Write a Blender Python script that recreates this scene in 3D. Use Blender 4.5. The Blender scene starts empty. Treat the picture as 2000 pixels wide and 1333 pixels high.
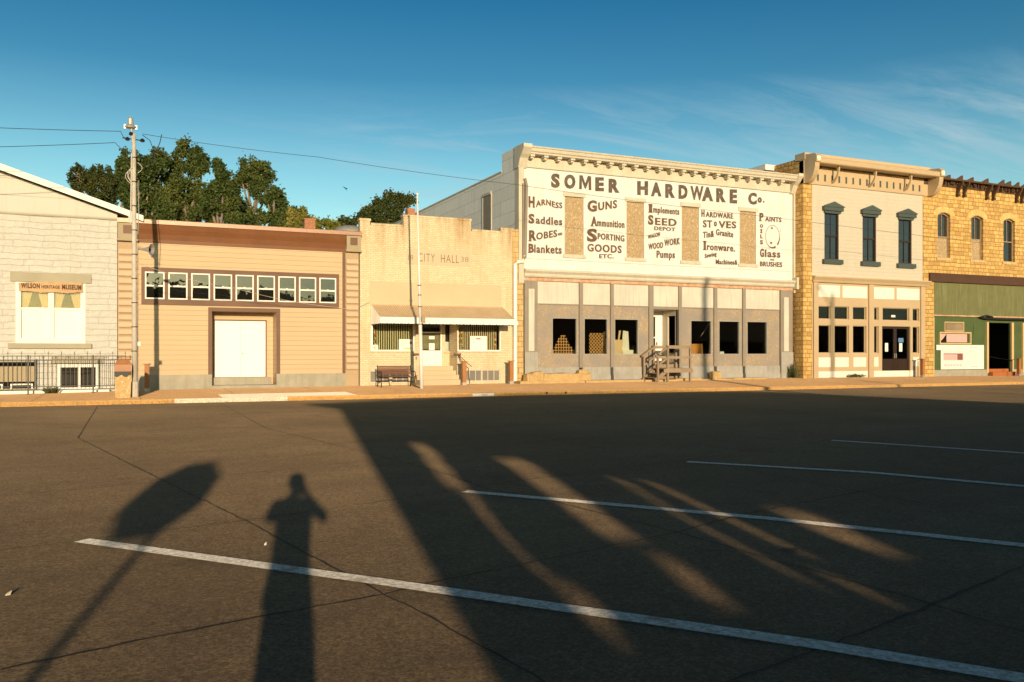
import bpy, math, random
import numpy as np
from mathutils import Vector
random.seed(7); rng = np.random.default_rng(7)
scene = bpy.context.scene
C = scene.collection

# ---------------------------------------------------------------- camera
F = 1680.0; HOR = 690.0; K = 1/3750.0
TH = math.atan(F*K); ST, CT = math.sin(TH), math.cos(TH)
H = 1.6
cd = bpy.data.cameras.new('camera'); cam = bpy.data.objects.new('camera', cd); C.objects.link(cam)
cam.location = (0, 0, H); cam.rotation_euler = (math.radians(90), 0, -TH)
cd.sensor_width = 36; cd.lens = F/2000*36; cd.shift_y = (HOR-666.5)/2000
cd.clip_end = 3000; cd.clip_start = 0.02
scene.camera = cam

# ---------------------------------------------------------------- sun and sky
EL = math.atan(0.156); AZ = TH - math.atan(400/F)      # light travels along +Y turned AZ towards +X
TE, TA = math.tan(EL), math.tan(AZ)
sd = bpy.data.lights.new('sun', 'SUN'); sun = bpy.data.objects.new('sun', sd); C.objects.link(sun)
sd.energy = 5.0; sd.angle = math.radians(0.53); sd.color = (1.0, 0.775, 0.51)
ld = Vector((math.sin(AZ)*math.cos(EL), math.cos(AZ)*math.cos(EL), -math.sin(EL)))
sun.rotation_euler = ld.to_track_quat('-Z', 'Y').to_euler(); sun.location = (-5, -30, 30)
w = bpy.data.worlds.new('World'); scene.world = w; w.use_nodes = True
nt = w.node_tree; nt.nodes.clear()
def N(nt, t, **kw):
    n = nt.nodes.new(t)
    for k, v in kw.items():
        if k.startswith('i_'):
            n.inputs[k[2:].replace('_', ' ')].default_value = v
        else: setattr(n, k, v)
    return n
L_ = lambda nt, a, b: nt.links.new(a, b)
sky = N(nt, 'ShaderNodeTexSky', sky_type='NISHITA', sun_disc=False)
sky.sun_elevation = EL; sky.sun_rotation = math.pi + AZ
sky.air_density = 1.0; sky.dust_density = 0.9; sky.ozone_density = 2.0; sky.altitude = 400
tint = N(nt, 'ShaderNodeMix', data_type='RGBA', blend_type='MULTIPLY'); tint.inputs[0].default_value = 1
tint.inputs[7].default_value = (0.52, 1.10, 1.12, 1)
L_(nt, sky.outputs[0], tint.inputs[6])
# clear dry-air sky: pale at the horizon, deep blue overhead
tc = N(nt, 'ShaderNodeTexCoord'); sep = N(nt, 'ShaderNodeSeparateXYZ'); L_(nt, tc.outputs['Generated'], sep.inputs[0])
rp = N(nt, 'ShaderNodeValToRGB'); L_(nt, sep.outputs[2], rp.inputs[0]); el = rp.color_ramp.elements
el[0].position = 0.0; el[0].color = (3.9, 1.95, 1.5, 1); el[1].position = 1.0; el[1].color = (.10, .20, .30, 1)
for p_, c_ in ((.10, (3.5,1.85,1.48,1)), (.20, (2.1,1.45,1.28,1)), (.30, (.72,.86,.95,1)), (.40, (.27,.64,.84,1)), (.6, (.14,.30,.46,1))):
    e = el.new(p_); e.color = c_
grd = N(nt, 'ShaderNodeMix', data_type='RGBA', blend_type='MULTIPLY'); grd.inputs[0].default_value = 1; L_(nt, tint.outputs[2], grd.inputs[6]); L_(nt, rp.outputs[0], grd.inputs[7])
# thin cirrus: streaky noise on a high horizontal sheet (direction / elevation)
zz = N(nt, 'ShaderNodeMath', operation='ADD'); zz.inputs[1].default_value = 0.12; L_(nt, sep.outputs[2], zz.inputs[0])
dx = N(nt, 'ShaderNodeMath', operation='DIVIDE'); dy = N(nt, 'ShaderNodeMath', operation='DIVIDE')
L_(nt, sep.outputs[0], dx.inputs[0]); L_(nt, zz.outputs[0], dx.inputs[1]); L_(nt, sep.outputs[1], dy.inputs[0]); L_(nt, zz.outputs[0], dy.inputs[1])
cmb = N(nt, 'ShaderNodeCombineXYZ'); L_(nt, dx.outputs[0], cmb.inputs[0]); L_(nt, dy.outputs[0], cmb.inputs[1])
mp = N(nt, 'ShaderNodeMapping'); mp.inputs['Rotation'].default_value = (0, 0, math.radians(-62)); mp.inputs['Scale'].default_value = (0.5, 1.5, 1); mp.inputs['Location'].default_value = (3.1, 0.4, 0)
L_(nt, cmb.outputs[0], mp.inputs[0])
n1 = N(nt, 'ShaderNodeTexNoise', i_Scale=2.2, i_Detail=10.0, i_Roughness=0.66, i_Distortion=1.6); L_(nt, mp.outputs[0], n1.inputs[0])
n2 = N(nt, 'ShaderNodeTexNoise', i_Scale=0.55, i_Detail=3.0); L_(nt, cmb.outputs[0], n2.inputs[0])
r1 = N(nt, 'ShaderNodeMapRange'); r1.inputs[1].default_value = 0.46; r1.inputs[2].default_value = 0.76; L_(nt, n1.outputs[0], r1.inputs[0])
r2 = N(nt, 'ShaderNodeMapRange'); r2.inputs[1].default_value = 0.26; r2.inputs[2].default_value = 0.50; L_(nt, n2.outputs[0], r2.inputs[0])
# more of them towards the right (east) and low
r3 = N(nt, 'ShaderNodeMapRange'); r3.inputs[1].default_value = 0.0; r3.inputs[2].default_value = 0.48; L_(nt, sep.outputs[0], r3.inputs[0])
r4 = N(nt, 'ShaderNodeMapRange'); r4.inputs[1].default_value = 0.30; r4.inputs[2].default_value = 0.21; L_(nt, sep.outputs[2], r4.inputs[0])
m1 = N(nt, 'ShaderNodeMath', operation='MULTIPLY'); L_(nt, r1.outputs[0], m1.inputs[0]); L_(nt, r2.outputs[0], m1.inputs[1])
m2 = N(nt, 'ShaderNodeMath', operation='MULTIPLY'); L_(nt, r3.outputs[0], m2.inputs[0]); L_(nt, r4.outputs[0], m2.inputs[1])
m3 = N(nt, 'ShaderNodeMath', operation='MULTIPLY'); L_(nt, m1.outputs[0], m3.inputs[0]); L_(nt, m2.outputs[0], m3.inputs[1])
m4 = N(nt, 'ShaderNodeMath', operation='MULTIPLY'); m4.inputs[1].default_value = 0.95; m4.use_clamp = True; L_(nt, m3.outputs[0], m4.inputs[0])
cl = N(nt, 'ShaderNodeMix', data_type='RGBA'); cl.inputs[7].default_value = (4.2, 5.6, 6.3, 1)
L_(nt, m4.outputs[0], cl.inputs[0]); L_(nt, grd.outputs[2], cl.inputs[6])
bg = N(nt, 'ShaderNodeBackground'); bg.inputs[1].default_value = 0.10; L_(nt, cl.outputs[2], bg.inputs[0])
wo = N(nt, 'ShaderNodeOutputWorld'); L_(nt, bg.outputs[0], wo.inputs[0])
scene.view_settings.view_transform = 'Standard'; scene.view_settings.look = 'None'
scene.view_settings.gamma = 1; scene.view_settings.exposure = 0.10; scene.view_settings.use_curve_mapping = False
scene.cycles.max_bounces = 6; scene.cycles.transparent_max_bounces = 12

# ---------------------------------------------------------------- measuring helpers (photo pixel -> metres on a real plane)
def zc(px, Y): return Y/CT/(1-K*(px-1000))
def XP(px, Y):
    a = (px-1000)/F; return Y*(a*CT+ST)/(CT-a*ST)
def ZP(px, py, Y): return H+(HOR-py)/F*zc(px, Y)
def P(px, py, Y): return XP(px, Y), ZP(px, py, Y)
def G(px, py, z=0.0):
    d = (H-z)*F/(py-HOR); a = (px-1000)/F*d
    return a*CT+d*ST, -a*ST+d*CT
def camxy(a, b): return a*CT+b*ST, -a*ST+b*CT
YW = 35.2      # facade line
YF = 34.5      # facade line of the two buildings on the right
YK = 29.4      # kerb face

# ---------------------------------------------------------------- mesh helpers
class MB:
    def __init__(s): s.v = []; s.f = []
    def quad(s, a, b, c, d):
        n = len(s.v); s.v += [a, b, c, d]; s.f.append((n, n+1, n+2, n+3)); return s
    def box(s, x0, x1, y0, y1, z0, z1):
        n = len(s.v)
        s.v += [(x0,y0,z0),(x1,y0,z0),(x1,y1,z0),(x0,y1,z0),(x0,y0,z1),(x1,y0,z1),(x1,y1,z1),(x0,y1,z1)]
        s.f += [tuple(n+i for i in q) for q in ((0,3,2,1),(4,5,6,7),(0,1,5,4),(1,2,6,5),(2,3,7,6),(3,0,4,7))]; return s
    def prism(s, pts, a, b):
        """polygon pts (list of 3-vectors) swept by vector from offset a to offset b"""
        n = len(s.v); m = len(pts); a = Vector(a); b = Vector(b)
        s.v += [tuple(Vector(p)+a) for p in pts]+[tuple(Vector(p)+b) for p in pts]
        s.f.append(tuple(range(n+m-1, n-1, -1))); s.f.append(tuple(range(n+m, n+2*m)))
        for i in range(m):
            j = (i+1) % m; s.f.append((n+i, n+j, n+m+j, n+m+i))
        return s
    def xz(s, pts, y0, y1):            # polygon in the facade plane given thickness
        return s.prism([(x, 0, z) for x, z in pts], (0, y0, 0), (0, y1, 0))
    def tube(s, pts, r, k=8, r2=None):
        pts = [Vector(p) for p in pts]; n0 = len(s.v); m = len(pts); r2 = r if r2 is None else r2
        for i, p in enumerate(pts):
            d = (pts[min(i+1, m-1)]-pts[max(i-1, 0)]).normalized()
            u = d.cross(Vector((0, 0, 1)) if abs(d.z) < .9 else Vector((1, 0, 0))).normalized(); v = d.cross(u)
            rr = r+(r2-r)*i/max(1, m-1)
            for j in range(k):
                t = 2*math.pi*j/k; s.v.append(tuple(p+rr*(math.cos(t)*u+math.sin(t)*v)))
        for i in range(m-1):
            for j in range(k):
                a = n0+i*k+j; b = n0+i*k+(j+1) % k; s.f.append((a, a+k, b+k, b))
        s.f.append(tuple(n0+j for j in range(k))); s.f.append(tuple(n0+(m-1)*k+j for j in range(k-1, -1, -1)))
        return s
    def lathe(s, c, prof, k=16, axis=(0, 0, 1)):
        A = Vector(axis).normalized(); u = A.cross(Vector((0, 0, 1)) if abs(A.z) < .9 else Vector((1, 0, 0))).normalized(); v = A.cross(u)
        n0 = len(s.v); c = Vector(c)
        for r, h in prof:
            for j in range(k):
                t = 2*math.pi*j/k; s.v.append(tuple(c+A*h+r*(math.cos(t)*u+math.sin(t)*v)))
        for i in range(len(prof)-1):
            for j in range(k):
                a = n0+i*k+j; b = n0+i*k+(j+1) % k; s.f.append((a, b, b+k, a+k))
        s.f.append(tuple(n0+j for j in range(k-1, -1, -1))); s.f.append(tuple(n0+(len(prof)-1)*k+j for j in range(k)))
        return s
    def wall(s, x0, x1, z0, z1, yf, th, holes=()):
        """wall parallel to the facade with rectangular openings, closed all round"""
        xs = sorted({x0, x1, *[h[i] for h in holes for i in (0, 1)]}); zs = sorted({z0, z1, *[h[i] for h in holes for i in (2, 3)]})
        xs = [x for x in xs if x0 <= x <= x1]; zs = [z for z in zs if z0 <= z <= z1]
        nx, nz = len(xs)-1, len(zs)-1; yb = yf+th
        sol = [[not any(h[0] < (xs[i]+xs[i+1])/2 < h[1] and h[2] < (zs[j]+zs[j+1])/2 < h[3] for h in holes) for j in range(nz)] for i in range(nx)]
        S = lambda i, j: 0 <= i < nx and 0 <= j < nz and sol[i][j]
        for i in range(nx):
            for j in range(nz):
                if not sol[i][j]: continue
                a, b, c, d = xs[i], xs[i+1], zs[j], zs[j+1]
                s.quad((a,yf,c),(b,yf,c),(b,yf,d),(a,yf,d)); s.quad((b,yb,c),(a,yb,c),(a,yb,d),(b,yb,d))
                if not S(i-1, j): s.quad((a,yb,c),(a,yf,c),(a,yf,d),(a,yb,d))
                if not S(i+1, j): s.quad((b,yf,c),(b,yb,c),(b,yb,d),(b,yf,d))
                if not S(i, j-1): s.quad((a,yb,c),(b,yb,c),(b,yf,c),(a,yf,c))
                if not S(i, j+1): s.quad((a,yf,d),(b,yf,d),(b,yb,d),(a,yb,d))
        return s
    def build(s, name, m, parent=None, smooth=False, label=None):
        me = bpy.data.meshes.new(name); base = wloc(parent) if parent else Vector((0, 0, 0))
        me.from_pydata([tuple(Vector(p)-base) for p in s.v], [], s.f); me.update()
        if smooth: me.polygons.foreach_set('use_smooth', [True]*len(me.polygons))
        o = bpy.data.objects.new(name, me); C.objects.link(o)
        if m: me.materials.append(m)
        if parent: o.parent = parent
        if label: o['label'] = label
        return o
def wloc(o):
    v = Vector((0, 0, 0))
    while o: v = v+o.location; o = o.parent
    return v
def tag(o, label, cat, group=None):
    o['label'] = label; o['category'] = cat
    if group: o['group'] = group
    return o
def thing(name, label, cat, loc=(0, 0, 0), group=None):
    o = bpy.data.objects.new(name, None); C.objects.link(o); o.location = loc; o.empty_display_size = .2
    return tag(o, label, cat, group)
def struct(o): o['kind'] = 'structure'; return o
def recenter(o, base):
    base = Vector(base); o.data.transform(__import__('mathutils').Matrix.Translation(-base)); o.location = base; return o
def solo(mb, name, m, label, cat, base, group=None, smooth=False):
    o = mb.build(name, m, None, smooth); recenter(o, base); return tag(o, label, cat, group)
def dup(root, loc, label):
    r = root.copy(); C.objects.link(r); r.location = loc; r['label'] = label
    for ch in list(root.children):
        c = ch.copy(); C.objects.link(c); c.parent = r
        for g in list(ch.children):
            d = g.copy(); C.objects.link(d); d.parent = c
    return r

# ---------------------------------------------------------------- materials
MATS = {}
def principled(name):
    m = bpy.data.materials.new(name); m.use_nodes = True; nt = m.node_tree; b = nt.nodes['Principled BSDF']; MATS[name] = m
    return m, nt, b
def wpos(nt):
    g = N(nt, 'ShaderNodeNewGeometry'); return g.outputs['Position']
def wallcoord(nt):                      # (x+y, z) so side walls are covered too
    s = N(nt, 'ShaderNodeSeparateXYZ'); L_(nt, wpos(nt), s.inputs[0])
    a = N(nt, 'ShaderNodeMath', operation='ADD'); L_(nt, s.outputs[0], a.inputs[0]); L_(nt, s.outputs[1], a.inputs[1])
    c = N(nt, 'ShaderNodeCombineXYZ'); L_(nt, a.outputs[0], c.inputs[0]); L_(nt, s.outputs[2], c.inputs[1]); return c.outputs[0], s
def noise(nt, vec, scale, detail=4, rough=.55, dist=0):
    n = N(nt, 'ShaderNodeTexNoise'); n.inputs['Scale'].default_value = scale; n.inputs['Detail'].default_value = detail
    n.inputs['Roughness'].default_value = rough; n.inputs['Distortion'].default_value = dist; L_(nt, vec, n.inputs[0]); return n.outputs[0]
def rng_(nt, v, a, b, c=0., d=1.):
    r = N(nt, 'ShaderNodeMapRange')
    for i, x in enumerate((a, b, c, d)): r.inputs[i+1].default_value = x
    L_(nt, v, r.inputs[0]); return r.outputs[0]
def mixc(nt, f, a, b, mode='MIX'):
    m = N(nt, 'ShaderNodeMix', data_type='RGBA', blend_type=mode)
    if isinstance(f, (int, float)): m.inputs[0].default_value = f
    else: L_(nt, f, m.inputs[0])
    for i, x in ((6, a), (7, b)):
        if isinstance(x, tuple): m.inputs[i].default_value = (*x[:3], 1)
        else: L_(nt, x, m.inputs[i])
    return m.outputs[2]
def bump(nt, b, h, strength=.3, dist=.01):
    n = N(nt, 'ShaderNodeBump'); n.inputs['Strength'].default_value = strength; n.inputs['Distance'].default_value = dist
    L_(nt, h, n.inputs['Height']); L_(nt, n.outputs[0], b.inputs['Normal'])
def scaled(nt, vec, sc):
    m = N(nt, 'ShaderNodeMapping'); m.inputs['Scale'].default_value = sc; L_(nt, vec, m.inputs[0]); return m.outputs[0]
def paint(name, col, dark=None, rough=.7, var=.5, vs=1.2, streak=0., bs=30, bstr=.15, dirt=None):
    """weathered paint: patchy tone, optional vertical run streaks"""
    m, nt, b = principled(name); p = wpos(nt); dark = dark or tuple(c*.82 for c in col)
    n = noise(nt, p, vs, 6, .6); f = rng_(nt, n, .3, .75); c = mixc(nt, f, col, dark)
    fine = noise(nt, p, 40, 3); c = mixc(nt, rng_(nt, fine, .55, .75, 0, .25), c, dark)
    if streak:
        s = noise(nt, scaled(nt, p, (9, 9, .5)), 1.0, 5, .6)
        c = mixc(nt, rng_(nt, s, .5, .8, 0, streak), c, dirt or tuple(x*.5 for x in col))
    L_(nt, c, b.inputs['Base Color']); b.inputs['Roughness'].default_value = rough
    bump(nt, b, noise(nt, p, bs, 4), bstr, .01); return m
def lapsiding(name, col, dark, pitch, off=0., depth=.02, streak=0., groove=.35):
    m, nt, b = principled(name); p = wpos(nt); s = N(nt, 'ShaderNodeSeparateXYZ'); L_(nt, p, s.inputs[0])
    a = N(nt, 'ShaderNodeMath', operation='ADD'); a.inputs[1].default_value = off+100*pitch; L_(nt, s.outputs[2], a.inputs[0])
    d = N(nt, 'ShaderNodeMath', operation='DIVIDE'); d.inputs[1].default_value = pitch; L_(nt, a.outputs[0], d.inputs[0])
    fr = N(nt, 'ShaderNodeMath', operation='FRACT'); L_(nt, d.outputs[0], fr.inputs[0])
    fl = N(nt, 'ShaderNodeMath', operation='FLOOR'); L_(nt, d.outputs[0], fl.inputs[0])
    wn = N(nt, 'ShaderNodeTexWhiteNoise', noise_dimensions='1D'); L_(nt, fl.outputs[0], wn.inputs['W'])
    c = mixc(nt, rng_(nt, wn.outputs[0], 0, 1, 0, .35), col, dark)
    n = noise(nt, p, .9, 6, .6); c = mixc(nt, rng_(nt, n, .35, .8, 0, .7), c, dark)
    if streak:
        sn = noise(nt, scaled(nt, p, (9, 9, .4)), 1.0, 5, .6); c = mixc(nt, rng_(nt, sn, .5, .8, 0, streak), c, tuple(x*.55 for x in col))
    gap = rng_(nt, fr.outputs[0], 0, .09, groove, 0); c = mixc(nt, gap, c, tuple(x*.3 for x in dark))
    L_(nt, c, b.inputs['Base Color']); b.inputs['Roughness'].default_value = .7
    inv = N(nt, 'ShaderNodeMath', operation='SUBTRACT'); inv.inputs[0].default_value = 1; L_(nt, fr.outputs[0], inv.inputs[1])
    ad = N(nt, 'ShaderNodeMath', operation='ADD'); L_(nt, inv.outputs[0], ad.inputs[0])
    mu = N(nt, 'ShaderNodeMath', operation='MULTIPLY'); mu.inputs[1].default_value = .25; L_(nt, noise(nt, p, 14, 4), mu.inputs[0]); L_(nt, mu.outputs[0], ad.inputs[1])
    bump(nt, b, ad.outputs[0], .6, depth); return m
def masonry(name, c1, c2, mortar, bw, bh, ms, wob=.0, rock=.0, stain=None, rough=.85, smooth=.2, drip=None, var2=None):
    m, nt, b = principled(name); v, s = wallcoord(nt)
    if wob:
        nn = N(nt, 'ShaderNodeTexNoise'); nn.inputs['Scale'].default_value = 1.7; nn.inputs['Detail'].default_value = 3; L_(nt, v, nn.inputs[0])
        sb = N(nt, 'ShaderNodeVectorMath', operation='SUBTRACT'); sb.inputs[1].default_value = (.5, .5, .5); L_(nt, nn.outputs[1], sb.inputs[0])
        sc = N(nt, 'ShaderNodeVectorMath', operation='SCALE'); sc.inputs['Scale'].default_value = wob; L_(nt, sb.outputs[0], sc.inputs[0])
        ad = N(nt, 'ShaderNodeVectorMath', operation='ADD'); L_(nt, v, ad.inputs[0]); L_(nt, sc.outputs[0], ad.inputs[1]); v2 = ad.outputs[0]
    else: v2 = v
    br = N(nt, 'ShaderNodeTexBrick'); L_(nt, v2, br.inputs[0]); br.inputs['Scale'].default_value = 1
    br.inputs['Color1'].default_value = (*c1, 1); br.inputs['Color2'].default_value = (*c2, 1); br.inputs['Mortar'].default_value = (*mortar, 1)
    br.inputs['Brick Width'].default_value = bw; br.inputs['Row Height'].default_value = bh; br.inputs['Mortar Size'].default_value = ms
    br.inputs['Mortar Smooth'].default_value = smooth; br.inputs['Bias'].default_value = 0
    if wob: br.offset = .37; br.squash = .7; br.squash_frequency = 3
    c = br.outputs[0]; p = wpos(nt)
    c = mixc(nt, rng_(nt, noise(nt, p, 6, 5), .4, .75, 0, .5), c, var2 or tuple(x*.75 for x in c2))
    if stain:
        sn = noise(nt, scaled(nt, p, (3, 3, .35)), 1.0, 5, .65); c = mixc(nt, rng_(nt, sn, .52, .8, 0, .8), c, stain)
    if drip:                            # rusty runs below the coping
        dn = noise(nt, scaled(nt, p, (2.6, 2.6, .28)), 1.0, 6, .7); mm = N(nt, 'ShaderNodeMath', operation='MULTIPLY'); L_(nt, rng_(nt, dn, .44, .66), mm.inputs[0])
        L_(nt, rng_(nt, s.outputs[2], drip[0], drip[1]), mm.inputs[1]); c = mixc(nt, mm.outputs[0], c, drip[2])
    L_(nt, c, b.inputs['Base Color']); b.inputs['Roughness'].default_value = rough
    inv = N(nt, 'ShaderNodeMath', operation='SUBTRACT'); inv.inputs[0].default_value = 1; L_(nt, br.outputs[1], inv.inputs[1])
    ad = N(nt, 'ShaderNodeMath', operation='ADD'); L_(nt, inv.outputs[0], ad.inputs[0])
    mu = N(nt, 'ShaderNodeMath', operation='MULTIPLY'); mu.inputs[1].default_value = rock*4; L_(nt, noise(nt, p, 7, 6, .6), mu.inputs[0]); L_(nt, mu.outputs[0], ad.inputs[1])
    bump(nt, b, ad.outputs[0], .7, .008+rock*.06); return m
def flat(name, col, rough=.5, metal=0., spec=.5, var=.15):
    m, nt, b = principled(name); p = wpos(nt)
    c = mixc(nt, rng_(nt, noise(nt, p, 9, 5), .35, .7, 0, 1), col, tuple(x*(1-var) for x in col))
    L_(nt, c, b.inputs['Base Color'])
    b.inputs['Roughness'].default_value = rough; b.inputs['Metallic'].default_value = metal; b.inputs['Specular IOR Level'].default_value = spec; return m
def glass(name, refl, tint=(.9, .93, .9), base=None):
    """pane: base given = seen as a dark room behind; otherwise really clear"""
    m = bpy.data.materials.new(name); m.use_nodes = True; nt = m.node_tree; nt.nodes.clear(); MATS[name] = m
    o = N(nt, 'ShaderNodeOutputMaterial'); mx = N(nt, 'ShaderNodeMixShader'); gl = N(nt, 'ShaderNodeBsdfGlossy'); gl.inputs['Roughness'].default_value = .01
    fr = N(nt, 'ShaderNodeFresnel'); fr.inputs[0].default_value = 1.5
    mr = rng_(nt, fr.outputs[0], 0, 1, refl-.04, 1)
    if base:
        a = N(nt, 'ShaderNodeBsdfDiffuse'); a.inputs[0].default_value = (*base, 1)
    else:
        a = N(nt, 'ShaderNodeBsdfTransparent'); a.inputs[0].default_value = (*tint, 1)
    bp = N(nt, 'ShaderNodeBump'); bp.inputs['Strength'].default_value = .08; bp.inputs['Distance'].default_value = .02
    L_(nt, noise(nt, wpos(nt), 1.3, 2), bp.inputs['Height']); L_(nt, bp.outputs[0], gl.inputs['Normal'])
    L_(nt, mr, mx.inputs[0]); L_(nt, a.outputs[0], mx.inputs[1]); L_(nt, gl.outputs[0], mx.inputs[2]); L_(nt, mx.outputs[0], o.inputs[0]); return m
def osb(name, c1, c2, c3, painted=0.):
    m, nt, b = principled(name); p = wpos(nt)
    vo = N(nt, 'ShaderNodeTexVoronoi'); vo.inputs['Scale'].default_value = 26; L_(nt, scaled(nt, p, (1, 1, .8)), vo.inputs[0])
    s = N(nt, 'ShaderNodeSeparateColor'); L_(nt, vo.outputs['Color'], s.inputs[0])
    c = mixc(nt, s.outputs[0], c1, c2); c = mixc(nt, rng_(nt, s.outputs[1], .8, .95), c, c3)
    if painted: c = mixc(nt, rng_(nt, noise(nt, p, 1.1, 5, .6), .38, .62, .95, .25), c, (painted, painted*.88, painted*.75))
    L_(nt, c, b.inputs['Base Color']); b.inputs['Roughness'].default_value = .8; bump(nt, b, s.outputs[2], .3, .004); return m

def concrete(name, c1, c2, c3, rough=.9, speck=.55, dr=1.0):
    m, nt, b = principled(name); p = wpos(nt)
    big = noise(nt, p, .22, 6, .6, .4); mid = noise(nt, p, 1.7, 6, .65); fine = noise(nt, p, 28, 6, .8); vf = noise(nt, p, 110, 3, .7)
    c = mixc(nt, rng_(nt, big, .35, .65), c1, c2); c = mixc(nt, rng_(nt, mid, .5, .78, 0, .6), c, c3); blot = noise(nt, p, .6, 7, .7, 1.2); c = mixc(nt, rng_(nt, blot, .56, .68, 0, .45), c, tuple(x*.6 for x in c3)); c = mixc(nt, rng_(nt, noise(nt, scaled(nt, p, (.35, 2.2, 1)), 1.3, 7, .7, .6), .58, .72, 0, .35), c, tuple(x*1.25 for x in c1))
    # long tyre-polished bands along the street
    band = noise(nt, scaled(nt, p, (.05, .9, 1)), 1.0, 3); c = mixc(nt, rng_(nt, band, .5, .75, 0, .5), c, c3)
    c = mixc(nt, rng_(nt, fine, .48, .68, 0, speck), c, tuple(x*.55 for x in c3))
    c = mixc(nt, rng_(nt, vf, .58, .72, 0, speck), c, tuple(min(1, x*1.9) for x in c1))
    # exposed aggregate: every few-millimetre stone has its own tone
    for sc_, lo, hi in ((70, .66, 1.38), (24, .87, 1.14)):
        vo = N(nt, 'ShaderNodeTexVoronoi'); vo.inputs['Scale'].default_value = sc_; L_(nt, p, vo.inputs[0]); sv = N(nt, 'ShaderNodeSeparateColor'); L_(nt, vo.outputs['Color'], sv.inputs[0])
        mv = N(nt, 'ShaderNodeVectorMath', operation='SCALE'); L_(nt, c, mv.inputs[0]); L_(nt, rng_(nt, sv.outputs[0], 0, 1, lo, hi), mv.inputs['Scale']); c = mv.outputs[0]
    L_(nt, c, b.inputs['Base Color']); b.inputs['Roughness'].default_value = rough; b.inputs['Diffuse Roughness'].default_value = dr
    b.inputs['Specular IOR Level'].default_value = .3
    ad = N(nt, 'ShaderNodeMath', operation='ADD'); L_(nt, fine, ad.inputs[0]); L_(nt, vf, ad.inputs[1])
    bump(nt, b, ad.outputs[0], .5, .008); return m

M = dict(
 road=concrete('street concrete', (.162,.112,.062), (.108,.074,.041), (.085,.058,.033), speck=.8),
 walk=concrete('sidewalk concrete', (.46,.275,.13), (.40,.235,.11), (.32,.185,.09)),
 newwalk=concrete('new pale concrete', (.70,.62,.50), (.62,.55,.44), (.58,.50,.40), speck=.15),
 kerb=concrete('kerb yellow worn', (.60,.35,.11), (.52,.31,.12), (.40,.26,.12)),
 ground=concrete('dry earth', (.20,.15,.09), (.14,.12,.06), (.10,.09,.05)),
 line=None,
)
def worn_line():
    m, nt, b = principled('white road paint'); p = wpos(nt)
    c = mixc(nt, rng_(nt, noise(nt, p, 22, 8, .8), .42, .60), (.68,.66,.62), (.33,.28,.22)); c = mixc(nt, rng_(nt, noise(nt, p, 2.2, 8, .75), .56, .66), c, (.25,.21,.17))
    L_(nt, c, b.inputs['Base Color']); b.inputs['Roughness'].default_value = .8; b.inputs['Diffuse Roughness'].default_value = .8; return m
M['line'] = worn_line()
M['joint'] = flat('joint tar', (.036,.025,.016), .95)
M['oil'] = flat('oil stain', (.04,.03,.02), .8)

# ================================================================ GROUND, ROAD, SIDEWALK
gnd = MB(); gnd.quad((-1500,-1500,-.02),(1500,-1500,-.02),(1500,1500,-.02),(-1500,1500,-.02))
struct(gnd.build('ground', M['ground']))
rd = MB(); rd.quad((-90,-3.2,0),(130,-3.2,0),(130,YK+.02,0),(-90,YK+.02,0)); road = struct(rd.build('road', M['road']))
def ribbon(pts, wd, z, wob=0.):
    mb = MB(); P2 = [Vector((x, y)) for x, y in pts]; L = []
    for i in range(len(P2)-1):
        n = max(1, int((P2[i+1]-P2[i]).length/.12)) if wob else 1
        for k in range(n): L.append(P2[i].lerp(P2[i+1], k/n))
    L.append(P2[-1])
    l, r = [], []
    for i, p in enumerate(L):
        d = (L[min(i+1, len(L)-1)]-L[max(i-1, 0)]).normalized(); nn = Vector((-d.y, d.x))
        q = p+nn*random.uniform(-wob, wob); h = wd/2*(random.uniform(.55, 1.35) if wob else 1)
        l.append((*(q+nn*h), z)); r.append((*(q-nn*h), z))
    n = len(L); mb.v = l+r; mb.f = [(i, i+n, i+n+1, i+1) for i in range(n-1)]; return mb
for pts in ([(160,1057),(750,1139),(1250,1211),(1600,1262),(1993,1327),(2230,1368)], [(908,961),(1500,1014),(2000,1067),(2500,1120)],
            [(1342,903),(1700,924),(2000,951),(2500,994)], [(1625,861),(2000,886),(2500,918)]):
    ribbon([G(*p) for p in pts], .155, .008).build('parking_line', M['line'], road)
J = [[(190,795),(152,856),(320,940),(482,1019),(610,1087),(750,1162),(820,1195),(910,1247),(1000,1297),(1075,1340)],
 [(430,788),(520,837),(645,867),(720,885),(780,902),(875,927),(950,955),(1090,982),(1320,1040),(1550,1105),(1750,1160),(2000,1235)],
 [(0,1310),(250,1257),(500,1207),(750,1162),(825,1142),(1000,1107),(1325,1040),(1450,1005),(1675,962),(1820,935),(2000,898)],
 [(0,1076),(250,1045),(475,1018),(765,977),(1000,941),(1320,902),(1550,869),(1950,815)],
 [(0,970),(430,931),(740,898),(1000,868),(1260,843),(1500,822)],
 [(0,861),(152,856),(420,838),(700,822),(1000,805)], [(270,889),(640,868),(1000,845),(1260,826)],
 [(700,788),(1000,845),(1320,902),(1400,907),(1685,962),(2000,1020)],
 [(1000,795),(1260,825),(1525,860),(1760,885),(2000,912)],
 [(1400,1340),(1600,1268),(1790,1195),(2000,1105)], [(1000,795),(1180,787),(1400,779),(1700,770)]]
for j in J:
    a = G(*j[-1]); b_ = G(*j[-2]); e = (a[0]*1.0, a[1]*1.0)
    ribbon([G(*p) for p in j], .017, .004, .010).build('joint', M['joint'], road)
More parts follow.
